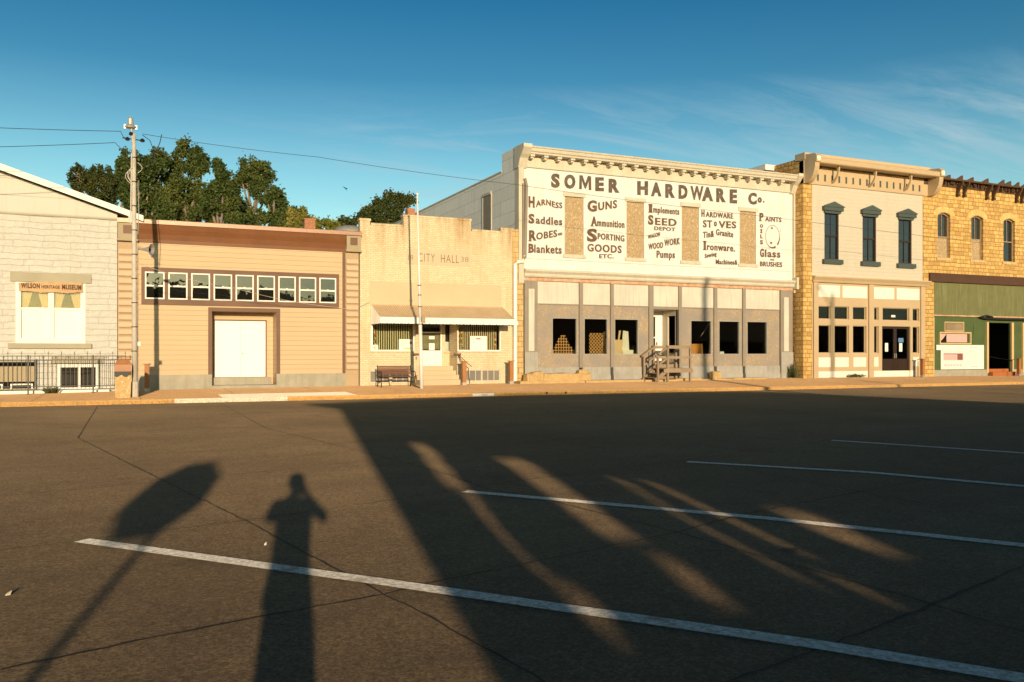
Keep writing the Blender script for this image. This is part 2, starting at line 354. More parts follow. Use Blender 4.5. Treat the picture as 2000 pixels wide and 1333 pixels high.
def stain(px, py, rx, ry, z=.006, m='oil'):
    x, y = G(px, py); mb = MB(); k = 18; ph = random.random()*6
    mb.v = [(x, y, z)]+[(x+rx*math.cos(t)*(1+.25*math.sin(3*t+ph)), y+ry*math.sin(t)*(1+.2*math.cos(4*t+ph)), z) for t in [2*math.pi*i/k for i in range(k)]]
    mb.f = [(0, i+1, (i+1) % k+1) for i in range(k)]; return mb.build('oil_stain', M[m], road)
stain(1540, 1076, .10, .06); stain(960, 1178, .05, .035)

def zb(X):                               # height of the sidewalk at the foot of the walls
    x = [XP(0,YW), XP(306,YW), XP(720,YW), XP(1540,YW), XP(1800,YW), XP(2000,YW)]; z = [.15,.22,.26,.33,.33,.31]
    return float(np.interp(X, x, z))
KW = .18
def zg(X, Y): t = min(1, max(0, (Y-YK-KW)/(YW-YK-KW))); return .13+(zb(X)-.13)*t
sw = MB(); xs = list(np.linspace(-40, 70, 56))
for a, b_ in zip(xs[:-1], xs[1:]):
    for y0, y1 in ((YK+KW, 32.3), (32.3, 36.5)):
        sw.quad((a,y0,zg(a,y0)),(b_,y0,zg(b_,y0)),(b_,y1,zg(b_,y1)),(a,y1,zg(a,y1)))
walk = struct(sw.build('sidewalk', M['walk']))
# scored slabs: joints across and along
for i in range(-9, 36):
    x = -14.8+i*1.52
    if i % 1 == 0: ribbon([(x, YK+KW, ), (x+.02, 35.1)], .014, 0).v
    mb = MB(); n = 8
    for k in range(n):
        y0 = YK+KW+(35.1-YK-KW)*k/n; y1 = YK+KW+(35.1-YK-KW)*(k+1)/n
        mb.quad((x,y0,zg(x,y0)+.004),(x+.013,y0,zg(x,y0)+.004),(x+.013,y1,zg(x,y1)+.004),(x,y1,zg(x,y1)+.004))
    if i % 2 == 0 or i < 4: mb.build('joint', M['joint'], walk)
def kerbseg(x0, x1, m, label=None):
    mb = MB(); n = max(1, int((x1-x0)/1.5)); pf = [(0, -.1), (0, .10), (.03, .128), (KW-.002, .134), (KW-.002, -.1)]
    mb.prism([(x0+.004, YK+a, h) for a, h in pf], (0,0,0), (x1-x0-.008, 0, 0)); return mb.build('kerb_segment', m, kerb, label=label)
kerb = struct(thing('kerb', 'x', 'x')); del kerb['label']; del kerb['category']
k0, k1, k2 = XP(341,YK), XP(562,YK), XP(760,YK)
edges = list(np.arange(-40, 70, 3.05))
cuts = sorted(edges+[k0, k1])
for a, b_ in zip(cuts[:-1], cuts[1:]):
    if b_-a < .01: continue
    mid = (a+b_)/2
    kerbseg(a, b_, M['newwalk'] if k0 < mid < k1 else (M['kerb'] if mid < 70 else M['walk']), 'pale new concrete kerb' if k0 < mid < k1 else None)
# newer pale slab let into the walk
mb = MB(); a, b_ = G(430,776,.14), G(700,768,.2); X0, X1 = XP(432,30.2), XP(690,30.2)
for k in range(6):
    u, v = X0+(X1-X0)*k/6, X0+(X1-X0)*(k+1)/6; f = lambda x, y: (x, y, zg(x, y)+.006)
    mb.quad(f(u,YK+KW+.01), f(v,YK+KW+.01), f(v,31.4), f(u,31.4))
mb.build('new_slab', M['newwalk'], walk, label='pale newer concrete slab')
for px in (1068, 1105):
    x = XP(px,YK); MB().lathe((x, YK+.002, .075), [(.005,-.002),(.045,0),(.045,.006),(.02,.006)], 12, (0,-1,0)).build('drain_hole', M['joint'], kerb)
# house number stencilled on the kerb
M['white'] = paint('white paint', (.80,.77,.70), (.68,.65,.58))
M['ink'] = flat('black ink', (.02,.02,.02), .8)
x0, x1 = XP(923,YK), XP(965,YK)
mb = MB().box(x0, x1, YK-.004, YK+.0, .015, .105); mb.quad((x0,YK+.03,.1335),(x1,YK+.03,.1335),(x1,YK+.12,.1375),(x0,YK+.12,.1375))
knum = mb.build('painted_patch', M['white'], kerb, label='white painted patch on kerb with house number')

CAPH = {}
# ---------------------------------------------------------------- lettering: real glyph outlines laid on a wall
def glyphs(s, off=0.0, shear=0., spacing=1.0):
    cu = bpy.data.curves.new('t', 'FONT'); cu.body = s; cu.size = 1; cu.offset = off; cu.shear = shear; cu.space_character = spacing; cu.resolution_u = 3
    o = bpy.data.objects.new('t', cu); C.objects.link(o); bpy.context.view_layer.update()
    me = bpy.data.meshes.new_from_object(o.evaluated_get(bpy.context.evaluated_depsgraph_get()))
    v = [tuple(p.co) for p in me.vertices]; f = [tuple(p.vertices) for p in me.polygons]
    bpy.data.objects.remove(o); bpy.data.curves.remove(cu); bpy.data.meshes.remove(me); return v, f
def text_on(mb, s, X0, z0, X1, z1, h0, h1=None, Y=YW, off=.0, fn=None, shear=0., proud=.006, spacing=1.):
    """letters from (X0,z0) to (X1,z1), cap height h0 -> h1"""
    v, f = glyphs(s, off, shear, spacing); h1 = h0 if h1 is None else h1
    if off not in CAPH: CAPH[off] = max(p[1] for p in glyphs('H', off)[0])-min(p[1] for p in glyphs('H', off)[0])
    xs = [p[0] for p in v]; a, b = min(xs), max(xs); cap = CAPH[off]
    n = len(mb.v)
    for x, y, _ in v:
        u = (x-a)/(b-a); h = h0+(h1-h0)*u; bz = z0+(z1-z0)*u+(fn(u) if fn else 0)
        mb.v.append((X0+(X1-X0)*u, Y-proud, bz+(y+off/2)/cap*h))
    for q in f: mb.f.append(tuple(n+i for i in q))
def text_px(mb, s, pa, pb, h, Y=YW, h1=None, **kw):
    X0, z0 = P(*pa, Y); X1, z1 = P(*pb, Y); k = lambda px: zc(px, Y)/F
    text_on(mb, s, X0, z0, X1, z1, h*k(pa[0]), (h if h1 is None else h1)*k(pb[0]), Y, **kw)
mb = MB(); text_on(mb, '2407', x0+.35, .03, x1-.25, .03, .06, Y=YK-.004, proud=.003); mb.build('house_number', M['ink'], knum)

# ================================================================ shared wall materials
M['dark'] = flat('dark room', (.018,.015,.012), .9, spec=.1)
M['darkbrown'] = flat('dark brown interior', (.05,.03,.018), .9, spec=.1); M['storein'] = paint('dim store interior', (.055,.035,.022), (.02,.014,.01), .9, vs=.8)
M['roof'] = flat('tar roof', (.05,.045,.04), .9)
M['clear'] = glass('clear window glass', .045)
M['mirror'] = glass('reflecting window glass', .13, base=(.012,.012,.010))
M['dullglass'] = glass('dull window glass', .12, base=(.03,.028,.02))
M['brown'] = paint('brown trim', (.16,.075,.035), (.11,.05,.025), .6)
M['cream'] = paint('cream trim', (.58,.51,.39), (.50,.43,.32), streak=.3)
M['wood'] = paint('weathered grey wood', (.34,.25,.16), (.22,.155,.10), .85, bs=60, bstr=.4)
M['postwood'] = paint('orange brown post', (.42,.17,.045), (.30,.12,.035), .6)
M['iron'] = flat('black iron', (.03,.025,.022), .5, .3)
M['galv'] = flat('galvanised steel', (.50,.47,.42), .45, .5)

def frame(mb, x0, x1, z0, z1, y0, y1, w):
    mb.box(x0, x1, y0, y1, z1-w, z1); mb.box(x0, x1, y0, y1, z0, z0+w); mb.box(x0, x0+w, y0, y1, z0+w, z1-w); mb.box(x1-w, x1, y0, y1, z0+w, z1-w); return mb
def pane(x0, x1, z0, z1, y, m, par, n='pane', th=.008): return MB().box(x0, x1, y, y+th, z0, z1).build(n, m, par)
def body(parent, x0, x1, yf, yb, z1, m, mroof=None, th=.25, z0=-.1, front=True):
    """side walls, back wall and roof behind a facade"""
    MB().box(x0, x0+th, yf, yb, z0, z1).build('side_wall', m, parent)
    MB().box(x1-th, x1, yf, yb, z0, z1).build('side_wall', m, parent)
    MB().box(x0+th, x1-th, yb-th, yb, z0, z1).build('back_wall', m, parent)
    MB().box(x0+th, x1-th, yf, yb-th, z1-.35, z1-.2).build('roof', mroof or M['roof'], parent)
def room(parent, x0, x1, yf, yb, z0, z1, m, mf=None):
    mb = MB(); mb.quad((x0,yb,z0),(x1,yb,z0),(x1,yb,z1),(x0,yb,z1)); mb.quad((x0,yf,z0),(x0,yb,z0),(x0,yb,z1),(x0,yf,z1)); mb.quad((x1,yf,z0),(x1,yb,z0),(x1,yb,z1),(x1,yf,z1)); mb.quad((x0,yf,z1),(x1,yf,z1),(x1,yb,z1),(x0,yb,z1))
    mb.build('interior_wall', m, parent)
    MB().quad((x0,yf,z0),(x1,yf,z0),(x1,yb,z0),(x0,yb,z0)).build('interior_floor', mf or m, parent)
mean = lambda *a: sum(a)/len(a)

# ================================================================ MUSEUM (far left)
M['block'] = masonry('whitewashed stone', (.56,.545,.495), (.525,.51,.46), (.47,.455,.41), 1.3, .225, .010, wob=.14, rock=.55, stain=(.50,.46,.38), smooth=.5, var2=(.45,.43,.38))
M['gable'] = lapsiding('pale gable siding', (.52,.50,.44), (.47,.45,.39), .60, depth=.015, streak=.2)
M['lintel'] = paint('grey green stone', (.37,.33,.23), (.30,.27,.19))
M['fascia'] = paint('white fascia', (.80,.77,.70), (.72,.69,.62))
M['whitewin'] = paint('white window paint', (.82,.79,.72), (.74,.70,.62))
M['beige'] = paint('beige panel', (.36,.29,.18), (.31,.25,.15))
XL = XP(229, YW); XA = XP(0, YW)-9.0
mus = thing('museum_building', 'pale whitewashed stone block building with low gabled roof at the left edge', 'building', (XA, YW, zb(XA)))
ze = mean(ZP(0,416,YW), ZP(228,429,YW))
wx0, wx1 = XP(31,YW), XP(167,YW); wz0, wz1 = ZP(100,671,YW), ZP(100,553,YW)
bx0, bx1 = XP(112,YW), XP(193,YW); bz0, bz1 = ZP(150,763,YW), ZP(150,712,YW)
cx0, cx1 = XP(-60,YW), XP(70,YW); cz0, cz1 = ZP(40,762,YW), ZP(40,705,YW)
MB().wall(XA, XL, -.1, ze, YW, .35, [(wx0,wx1,wz0,wz1),(bx0,bx1,bz0,bz1),(cx0,cx1,cz0,cz1)]).build('wall', M['block'], mus)
body(mus, XA, XL-.003, YW+.35, YW+22, ze, M['block'])
# gable and roof
ye = YW-.45; xr, zr = P(279, 424, ye); xl_, zl_ = P(0, 322, ye); sl = (zl_-zr)/(xr-xl_)
xpk = (XA+XL)/2; zpk = zr+(xr-xpk)*sl
gz = lambda x: zr-.18+(xr-x)*sl
mb = MB(); mb.xz([(XL, ze), (XL, gz(XL)), (xpk, gz(xpk)), (XA, gz(XL)), (XA, ze)], YW-.02, YW+.2); mb.build('gable', M['gable'], mus)
for s_ in (1, -1):
    X = lambda x: x if s_ > 0 else 2*xpk-x
    mb = MB(); mb.xz([(X(xpk), zpk-.10), (X(xpk), zpk+.03), (X(xr), zr+.03), (X(xr), zr-.10)], ye+.03, YW+22.4); mb.build('roof', M['fascia'] if s_>0 else M['roof'], mus)
    mb = MB(); mb.xz([(X(xpk), zpk-.20), (X(xpk), zpk+.045), (X(xr+.02), zr+.045), (X(xr+.02), zr-.17)], ye-.03, ye+.028); mb.build('verge_board', M['fascia'], mus)
mb = MB().xz([(XA, ze-.03), (XL, ze-.03), (XL, ze+.02), (XA, ze+.02)], YW-.05, YW-.0); mb.build('ledge', M['lintel'], mus)
MB().box(XP(20,YW), XP(178,YW), YW-.07, YW+.02, wz1+.02, ZP(100,534,YW)).build('lintel', M['lintel'], mus)
MB().box(XP(16,YW), XP(179,YW), YW-.12, YW+.02, ZP(100,681,YW), wz0).build('sill', M['lintel'], mus)
mb = frame(MB(), wx0, wx1, wz0, wz1, YW-.03, YW+.12, .16); xm = mean(wx0, wx1); zm = ZP(100,604,YW)
mb.box(xm-.09, xm+.09, YW-.01, YW+.12, wz0+.16, wz1-.16); mb.box(wx0+.16, xm-.09, YW+.02, YW+.12, zm-.05, zm+.05); mb.box(xm+.09, wx1-.16, YW+.02, YW+.12, zm-.05, zm+.05)
win = mb.build('window', M['whitewin'], mus)
M['curtain'] = paint('lace curtain', (.60,.42,.24), (.44,.30,.16))
for a, b_ in ((wx0+.16, xm-.09), (xm+.09, wx1-.16)):
    MB().box(a, b_, YW+.06, YW+.10, wz0+.16, zm-.05).build('board', M['whitewin'], win)
    pane(a, b_, zm+.05, wz1-.16, YW+.07, M['clear'], win)
    MB().box(a-.1, b_+.1, YW+.3, YW+.34, wz0, wz1).build('dark_backing', M['dark'], win)  # dark sheet standing in for the unlit room behind the panes
    mb = MB(); mid = (a+b_)/2
    for sgn in (-1, 1):
        e = a if sgn < 0 else b_; n = 12; t0, t1 = zm, wz1-.1
        for i in range(n):
            f0, f1 = i/n, (i+1)/n
            xt0, xt1 = e+(mid-e)*f0*.95, e+(mid-e)*f1*.95; xb0, xb1 = e+(mid-e)*f0*.45, e+(mid-e)*f1*.45; y0 = YW+.14+.03*(i % 2); y1 = YW+.14+.03*((i+1) % 2)
            mb.quad((xb0,y0,t0),(xb1,y1,t0),(xt1,y1,t1),(xt0,y0,t1))
    mb.build('curtain', M['curtain'], win)
# low windows behind the railing
mb = frame(MB(), bx0, bx1, bz0, bz1, YW-.02, YW+.1, .11); xm = mean(bx0, bx1)+.03; mb.box(xm-.04, xm+.04, YW, YW+.1, bz0+.11, bz1-.11)
bw_ = mb.build('basement_window', M['whitewin'], mus); pane(bx0+.11, xm-.04, bz0+.11, bz1-.11, YW+.05, M['dullglass'], bw_); pane(xm+.04, bx1-.11, bz0+.11, bz1-.11, YW+.05, M['dullglass'], bw_)
MB().box(XP(100,YW), XP(203,YW), YW-.05, YW, bz1+.02, ZP(150,696,YW)).build('lintel', M['lintel'], mus)
mb = frame(MB(), cx0, cx1, cz0, cz1, YW-.02, YW+.1, .05); c1 = mb.build('basement_window', M['lintel'], mus)
MB().box(cx0+.05, cx1-.05, YW+.04, YW+.08, ZP(40,746,YW), ZP(40,716,YW)).build('board', M['beige'], c1)
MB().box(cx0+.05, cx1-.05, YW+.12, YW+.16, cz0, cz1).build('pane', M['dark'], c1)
mb = MB(); 
for a, b_ in ((-60,5),(20,64)): frame(mb, XP(a,YW), XP(b_,YW), ZP(40,762,YW), ZP(40,750,YW), YW+.02, YW+.06, .05)
mb.build('vent_frame', M['whitewin'], c1)
MB().box(XA, XP(214,YW), YW-.35, YW-.02, -.1, zb(XL)-.0+.06).build('plinth', M['whitewin'], mus)

# railing
def fence_post(mb, x, y, z0, z1, r=.022): mb.box(x-r, x+r, y-r, y+r, z0, z1)
YR = YW-.95; fx0, fx1 = XP(-230,YR), XP(247,YR); z1_ = ZP(100,695,YR); z0_ = ZP(100,756,YR)
fen = thing('iron_railing', 'thin black iron railing with small finials in front of the pale museum', 'railing', (fx1, YR, zg(fx1,YR)))
MB().box(fx0, fx1, YR-.015, YR+.015, z1_-.03, z1_).build('rail', M['iron'], fen); MB().box(fx0, fx1, YR-.015, YR+.015, z0_, z0_+.03).build('rail', M['iron'], fen)
zr2 = z1_-.16; MB().box(fx0, fx1, YR-.012, YR+.012, zr2, zr2+.022).build('rail', M['iron'], fen)
mb = MB(); x = fx1-.04; i = 0; fin = MB()
while x > fx0:
    mb.box(x-.008, x+.008, YR-.008, YR+.008, z0_+.02, z1_-.01)
    if i % 3 == 0:
        fin.box(x-.007, x+.007, YR-.007, YR+.007, z1_-.01, z1_+.13); fin.box(x-.03, x+.03, YR-.007, YR+.007, z1_+.07, z1_+.085); fin.prism([(x-.018,YR,z1_+.11),(x,YR,z1_+.16),(x+.018,YR,z1_+.11)], (0,-.006,0), (0,.006,0))
    x -= .137; i += 1
mb.build('picket_panel', M['iron'], fen); fin.build('finial_row', M['iron'], fen)
for px in (-180, -60, 55, 182):
    x = XP(px, YR); mb = MB(); fence_post(mb, x, YR, zg(x,YR)-.02, z1_+.02, .025); mb.box(x-.05,x+.05,YR-.05,YR+.05,zg(x,YR),zg(x,YR)+.02); mb.build('post', M['iron'], fen)

# sign board over the museum window
M['plank'] = paint('orange wooden plank', (.50,.32,.14), (.36,.21,.09), .6, vs=5)
Yb = YW-.10; pts = [(36,553),(60,551),(100,550.5),(140,552),(161,553.5),(162,572),(150,571.5),(132,574),(105,571),(80,572.5),(60,569.5),(37,569)]
mb = MB().xz([P(x,y,Yb) for x, y in pts][::-1], Yb, Yb+.045); sb_ = mb.build('museum_sign', M['plank'])
recenter(sb_, (XP(99,Yb), Yb, ZP(99,572,Yb))); tag(sb_, 'small rough wooden plank sign reading WILSON HERITAGE MUSEUM over the left window', 'sign')
M['burnt'] = flat('burnt lettering', (.09,.035,.012), .8)
for s_, pa, pb, h, o_ in (('WILSON',(41,562.5),(78,564),10,.05),('HERITAGE',(81,563.5),(117,564.5),6.5,.04),('MUSEUM',(121,565.5),(159,567),10,.05)):
    mb = MB(); text_px(mb, s_, pa, pb, h, Y=Yb, off=o_, proud=.004, spacing=1.12); mb.build('lettering', M['burnt'], sb_)

# ================================================================ TAN SIDED BUILDING WITH DOUBLE DOOR
M['tan'] = lapsiding('tan lap siding', (.55,.40,.24), (.50,.36,.21), .19, depth=.03, groove=.75)
M['quoin'] = paint('tan quoin stone', (.56,.41,.27), (.50,.36,.23), bs=20, bstr=.4); M['quoinshade'] = paint('quoin joint shade', (.43,.31,.18), (.39,.27,.15))
M['copper'] = flat('copper flashing', (.34,.20,.14), .42, .4)
M['cove'] = paint('rust brown cove', (.20,.078,.028), (.155,.06,.022), .45, vs=2)
M['found'] = paint('concrete plinth', (.40,.36,.28), (.29,.27,.20), .9, vs=2.2, streak=.5)
M['doorwhite'] = flat('white door', (.84,.81,.74), .45, var=.05)
g0, g1 = XL, XP(703, YW); gar = thing('tan_garage_hall', 'single storey tan sided building with rust brown fascia, nine small windows and white double doors', 'building', (g0, YW, zb(g0)))
zt = mean(ZP(275,428,YW), ZP(690,455,YW)); zw = mean(ZP(275,474,YW), ZP(675,491,YW)); zf = mean(ZP(300,731,YW), ZP(672,731,YW))
dx0, dx1, dzt = XP(414,YW), XP(540,YW), ZP(477,609,YW); zdoor = ZP(470,737,YW+.9)
bx0, bx1 = XP(276,YW), XP(662,YW); bz1 = mean(ZP(276,520,YW), ZP(662,538,YW)); bz0 = mean(ZP(276,594,YW), ZP(662,604,YW))
wz1 = mean(ZP(284,530,YW), ZP(656,545,YW)); wz0 = mean(ZP(284,583,YW), ZP(656,594,YW)); wx0 = XP(283,YW); wx1 = XP(656,YW)
pitch = (wx1-wx0)/(8+.84); ww = .84*pitch
wins = [(wx0+i*pitch, wx0+i*pitch+ww, wz0, wz1) for i in range(9)]
pL0, pL1, pR0, pR1 = g0+.02, XP(270,YW), XP(674,YW), XP(700,YW)
MB().wall(pL1, pR0, zf, zt-.1, YW, .2, [(dx0,dx1,zf-1,dzt)]+wins).build('siding_wall', M['tan'], gar)
MB().box(pL1, dx0, YW-.035, YW+.26, -.1, zf).build('foundation', M['found'], gar); MB().box(dx1, pR0, YW-.035, YW+.26, -.1, zf).build('foundation', M['found'], gar)
for a, b_ in ((pL0, pL1), (pR0, pR1)):
    mb = MB().box(a, b_, YW-.03, YW+.2, -.1, zt-.15); mb.build('pilaster', M['quoinshade'], gar)  # darker than the quoins: paints the shadow lines between the blocks
    q = MB(); z = .9; n = 0
    while z < zw-.28: q.prism([(0,YW-.028,z),(0,YW-.06,z),(0,YW-.12,z+.05),(0,YW-.09,z+.215),(0,YW-.028,z+.225)], (a+.03,0,0), (b_-.03,0,0)); z += .272
    q.build('quoin_courses', M['quoin'], gar)
for a, b_, nm in ((XP(230,YW-.2), XP(268,YW-.2), 0), (XP(677,YW-.2), XP(705,YW-.2), 1)):
    z0 = mean(ZP(245,469,YW), ZP(690,492,YW)); mb = MB().box(a, b_, YW-.22, YW+.1, z0, zt-.08); mb.box(a-.03, b_+.03, YW-.25, YW+.1, z0-.04, z0+.03); cb = mb.build('corner_block', M['beige'], gar)
    xm = (a+b_)/2; zm = (z0+zt)/2; MB().box(xm-.15, xm+.15, YW-.235, YW-.22, zm-.17, zm+.14).build('square_inset', M['brown'], cb)
# coved fascia and metal cap
mb = MB(); pf = [(0, zw), (.0, zw-.02), (-.04, zw-.02), (-.06, zw+.1), (-.12, zw+.3), (-.2, zw+.48), (-.28, zt-.12), (0.1, zt-.12)]
mb.prism([(0, YW+a, z) for a, z in pf], (pL1+.0, 0, 0), (pR0, 0, 0)); mb.build('fascia', M['cove'], gar)
mb = MB(); pf = [(-.31, zt-.17), (-.31, zt-.02), (-.29, zt), (.4, zt+.02), (.4, zt-.05), (-.27, zt-.10), (-.27, zt-.17)]
mb.prism([(0, YW+a, z) for a, z in pf], (g0+.0, 0, 0), (XP(706,YW-.2), 0, 0)); mb.build('metal_cap', M['copper'], gar)
# window band
mb = MB().wall(bx0, bx1, bz0, bz1, YW-.035, .035, wins); mb.build('window_band', M['brown'], gar)
for (a, b_, c, d) in wins:
    mb = frame(MB(), a, b_, c, d, YW-.055, YW+.03, .05); zm = (c+d)/2-.01; mb.box(a+.05, b_-.05, YW-.04, YW+.03, zm-.03, zm+.03); mb.box((a+b_)/2-.04,(a+b_)/2+.04,YW-.055,YW-.04,zm+.02,zm+.05)
    wn = mb.build('window', M['whitewin'], gar); pane(a+.05, b_-.05, zm+.03, d-.05, YW-.0, M['mirror'], wn); pane(a+.05, b_-.05, c+.05, zm-.03, YW-.01, M['mirror'], wn)
# door recess
tw = .14; mb = MB(); mb.box(dx0-tw, dx1+tw, YW-.03, YW, dzt, dzt+tw); mb.box(dx0-tw, dx0, YW-.03, YW, zf, dzt); mb.box(dx1, dx1+tw, YW-.03, YW, zf, dzt); mb.build('door_surround', M['brown'], gar)
YD = YW+.9; zs = zb(XP(470,YW))
mb = MB(); mb.box(dx0-.1, dx0, YW+.2, YD, zs-.1, dzt+.1); mb.box(dx1, dx1+.1, YW+.2, YD, zs-.1, dzt+.1); mb.build('recess_wall', M['tan'], gar)
MB().box(dx0-.1, dx1+.1, YW+.2, YD+.1, dzt, dzt+.1).build('soffit', M['tan'], gar)
a0, a1 = XP(417,YD), XP(521,YD); zd1 = ZP(470,625,YD)
MB().wall(dx0, dx1, zs-.1, dzt, YD, .1, [(a0,a1,zdoor,zd1)]).build('recess_wall', M['tan'], gar)
mb = MB().box(dx0, dx1, YW-.1, YD, -.1, zs+.10); mb.build('step', M['found'], gar); MB().box(a0-.1, a1+.12, YD-.3, YD, zs+.1, zdoor).build('threshold', M['found'], gar)
mb = MB(); mb.box(a0, a0+.05, YD-.01, YD+.08, zdoor, zd1); mb.box(a1-.05, a1, YD-.01, YD+.08, zdoor, zd1); mb.box(a0+.05, a1-.05, YD-.01, YD+.08, zd1-.05, zd1); mb.build('door_frame', M['brown'], gar)
xm = mean(a0, a1)
for a, b_, h in ((a0+.05, xm-.004, 0), (xm+.004, a1-.05, 1)):
    dl = MB().box(a, b_, YD+.02, YD+.07, zdoor+.01, zd1-.05).build('door', M['doorwhite'], gar)
    if h: MB().lathe((a+.07, YD+.02, zdoor+.95), [(.012,0),(.012,.04),(.032,.05),(.03,.08),(.01,.09)], 12, (0,-1,0)).build('handle', M['galv'], dl)
MB().box(pR0-.11, pR0, YW-.07, YW-.0, zf, zw).build('downpipe', M['brown'], gar)
body(gar, g0+.02, g1-.02, YW+.2, YW+18, zt-.3, M['beige'])
# chimney and tank behind
M['redbrick'] = masonry('red brick', (.45,.16,.07), (.36,.12,.05), (.35,.24,.16), .22, .08, .012)
Yc = YW+9; x0, x1 = XP(595,Yc), XP(616,Yc)
mb = MB().box(x0, x1, Yc, Yc+.5, 3.0, ZP(605,430,Yc)); mb.box(x0-.03, x1+.03, Yc-.03, Yc+.53, ZP(605,430,Yc), ZP(605,427,Yc)); mb.build('chimney', M['redbrick'], gar)
Yt = YW+12; xc = XP(695,Yt); zt2 = ZP(695,434,Yt); r = XP(695,Yt)-XP(660,Yt)
mb = MB().lathe((xc, Yt+1.5, 0), [(r,0),(r,zt2-.55),(r*.95,zt2-.35),(r*.75,zt2-.15),(r*.4,zt2-.03),(.02,zt2)], 28)
solo(mb, 'storage_tank', M['galv'], 'pale domed tank top behind the roofs between tan hall and city hall', 'tank', (xc, Yt+1.5, 0), smooth=True)

# ================================================================ CITY HALL
M['creambrick'] = masonry('cream brick', (.74,.62,.42), (.66,.54,.345), (.54,.42,.26), .215, .078, .011, stain=(.50,.36,.19), drip=(5.6, 7.4, (.34,.20,.075)))
M['stucco'] = paint('tan stucco', (.57,.44,.28), (.52,.39,.24), vs=.9, bs=60)
M['letterstone'] = paint('letter stone', (.56,.45,.30), (.52,.41,.27))
M['carved'] = flat('carved letters', (.25,.17,.10), .9)
M['yellowstone'] = masonry('yellow limestone', (.62,.44,.20), (.52,.35,.15), (.32,.20,.09), .46, .235, .015, wob=.06, rock=.12, stain=(.50,.30,.11))
M['aluwhite'] = paint('white aluminium', (.82,.80,.74), (.76,.73,.66), .4, bs=8)
M['alutan'] = paint('awning top', (.74,.58,.38), (.64,.49,.31), .5, bs=8)
h0, h1 = g1, XP(1001, YW); ch = thing('city_hall', 'small cream brick city hall with stepped parapet, corrugated awning and 1938 lettering', 'building', (h0, YW, zb(h0)))
st = [(700,723,431,431),(723,788,441,443),(788,920,425,431),(920,979,452,455),(979,1001,449,450)]
lv = [mean(ZP(a,c,YW), ZP(b_,d,YW)) for a, b_, c, d in st]; zl = min(lv[1], lv[3]); lv[1] = lv[3] = mean(lv[1], lv[3])
xsT = [h0]+[XP(s[1],YW) for s in st]
rx0, rx1 = XP(812,YW), XP(893,YW); zrt = ZP(850,612,YW)
lx0, lx1, lz0, lz1 = XP(724,YW), XP(810,YW), ZP(770,686,YW), ZP(770,622,YW)
qx0, qx1 = XP(894,YW), XP(979,YW)
bw0, bw1, bwz0, bwz1 = XP(722,YW), XP(800,YW), ZP(760,748,YW), ZP(760,724,YW)
bv0, bv1 = XP(905,YW), XP(977,YW)
holes = [(rx0,rx1,-1,zrt),(lx0,lx1,lz0,lz1),(qx0,qx1,lz0,lz1),(bw0,bw1,bwz0,bwz1),(bv0,bv1,bwz0,bwz1)]
zmin = min(lv)
MB().wall(h0, h1, -.1, zmin, YW, .3, holes).build('brick_wall', M['creambrick'], ch)
mb = MB(); cp = MB()
for i in range(5):
    if lv[i] > zmin+.01: mb.box(xsT[i], xsT[i+1], YW, YW+.3, zmin, lv[i])
    cp.box(xsT[i]-(.03 if i in (0,2,4) else -.03), xsT[i+1]+(.03 if i in (0,2,4) else -.03), YW-.02, YW+.33, lv[i], lv[i]+.09)
mb.build('parapet', M['creambrick'], ch); cp.build('coping', M['creambrick'], ch)
body(ch, h0+.01, h1-.003, YW+.3, YW+16, zmin-.4, M['creambrick'])
x0, z0 = P(793,516,YW); x1, z1 = P(919,492,YW)
MB().box(x0, x1, YW-.006, YW+.0, z0, z1).build('name_stone', M['letterstone'], ch)
Yl = YW-.006
for s_, pa, pb, h, kw in (('CITY',(817,511),(849.5,512.5),16,dict(off=-.004,spacing=1.15)), ('HALL',(861,513),(896,514.5),15.5,dict(spacing=1.15)), ('19',(797,508.5),(807,509),10,dict(off=-.01)), ('38',(900,511.5),(915,512.5),9.5,dict(off=-.01))):
    mb = MB(); text_px(mb, s_, pa, pb, h, Y=Yl, proud=.005, **kw); mb.build('lettering', M['carved'], ch)
x0, x1 = XP(722,YW), XP(979,YW); zp1 = mean(ZP(722,549,YW), ZP(979,557,YW)); za = mean(ZP(725,595,YW), ZP(979,601,YW))
MB().box(x0, x1, YW-.02, YW+.0, za, zp1).build('stucco_panel', M['stucco'], ch)
# awning: corrugated sloping sheet, scalloped valance, side gussets
AD = 1.42; ax0, ax1 = XP(724,YW), XP(981,YW); zr_ = za; zfnt = mean(ZP(743,619,YW-AD), ZP(1014,627,YW-AD)); vb = mean(ZP(743,630,YW-AD), ZP(1014,635.5,YW-AD))
mb = MB(); n = 240; rr = [(ax0+(ax1-ax0)*i/n, .035*(1 if (i//2) % 2 else -1)) for i in range(n+1)]
for (xa, ha), (xb, hb) in zip(rr[:-1], rr[1:]):
    mb.quad((xa,YW-AD,zfnt+ha),(xb,YW-AD,zfnt+hb),(xb,YW-.0,zr_+hb),(xa,YW-.0,zr_+ha)); mb.quad((xa,YW-AD,zfnt+ha-.02),(xa,YW,zr_+ha-.02),(xb,YW,zr_+hb-.02),(xb,YW-AD,zfnt+hb-.02))
aw = mb.build('awning', M['alutan'], ch, label='corrugated metal awning with white scalloped edge')
mb = MB(); n = 100
for i in range(n):
    xa = ax0+(ax1-ax0)*i/n; xb = ax0+(ax1-ax0)*(i+1)/n; f = lambda t: vb-.03*abs(math.sin(math.pi*t*n/2.5))
    mb.xz([(xa,f(i/n)),(xb,f((i+1)/n)),(xb,zfnt+.03),(xa,zfnt+.03)], YW-AD-.02, YW-AD-.005)
mb.build('valance', M['aluwhite'], aw)
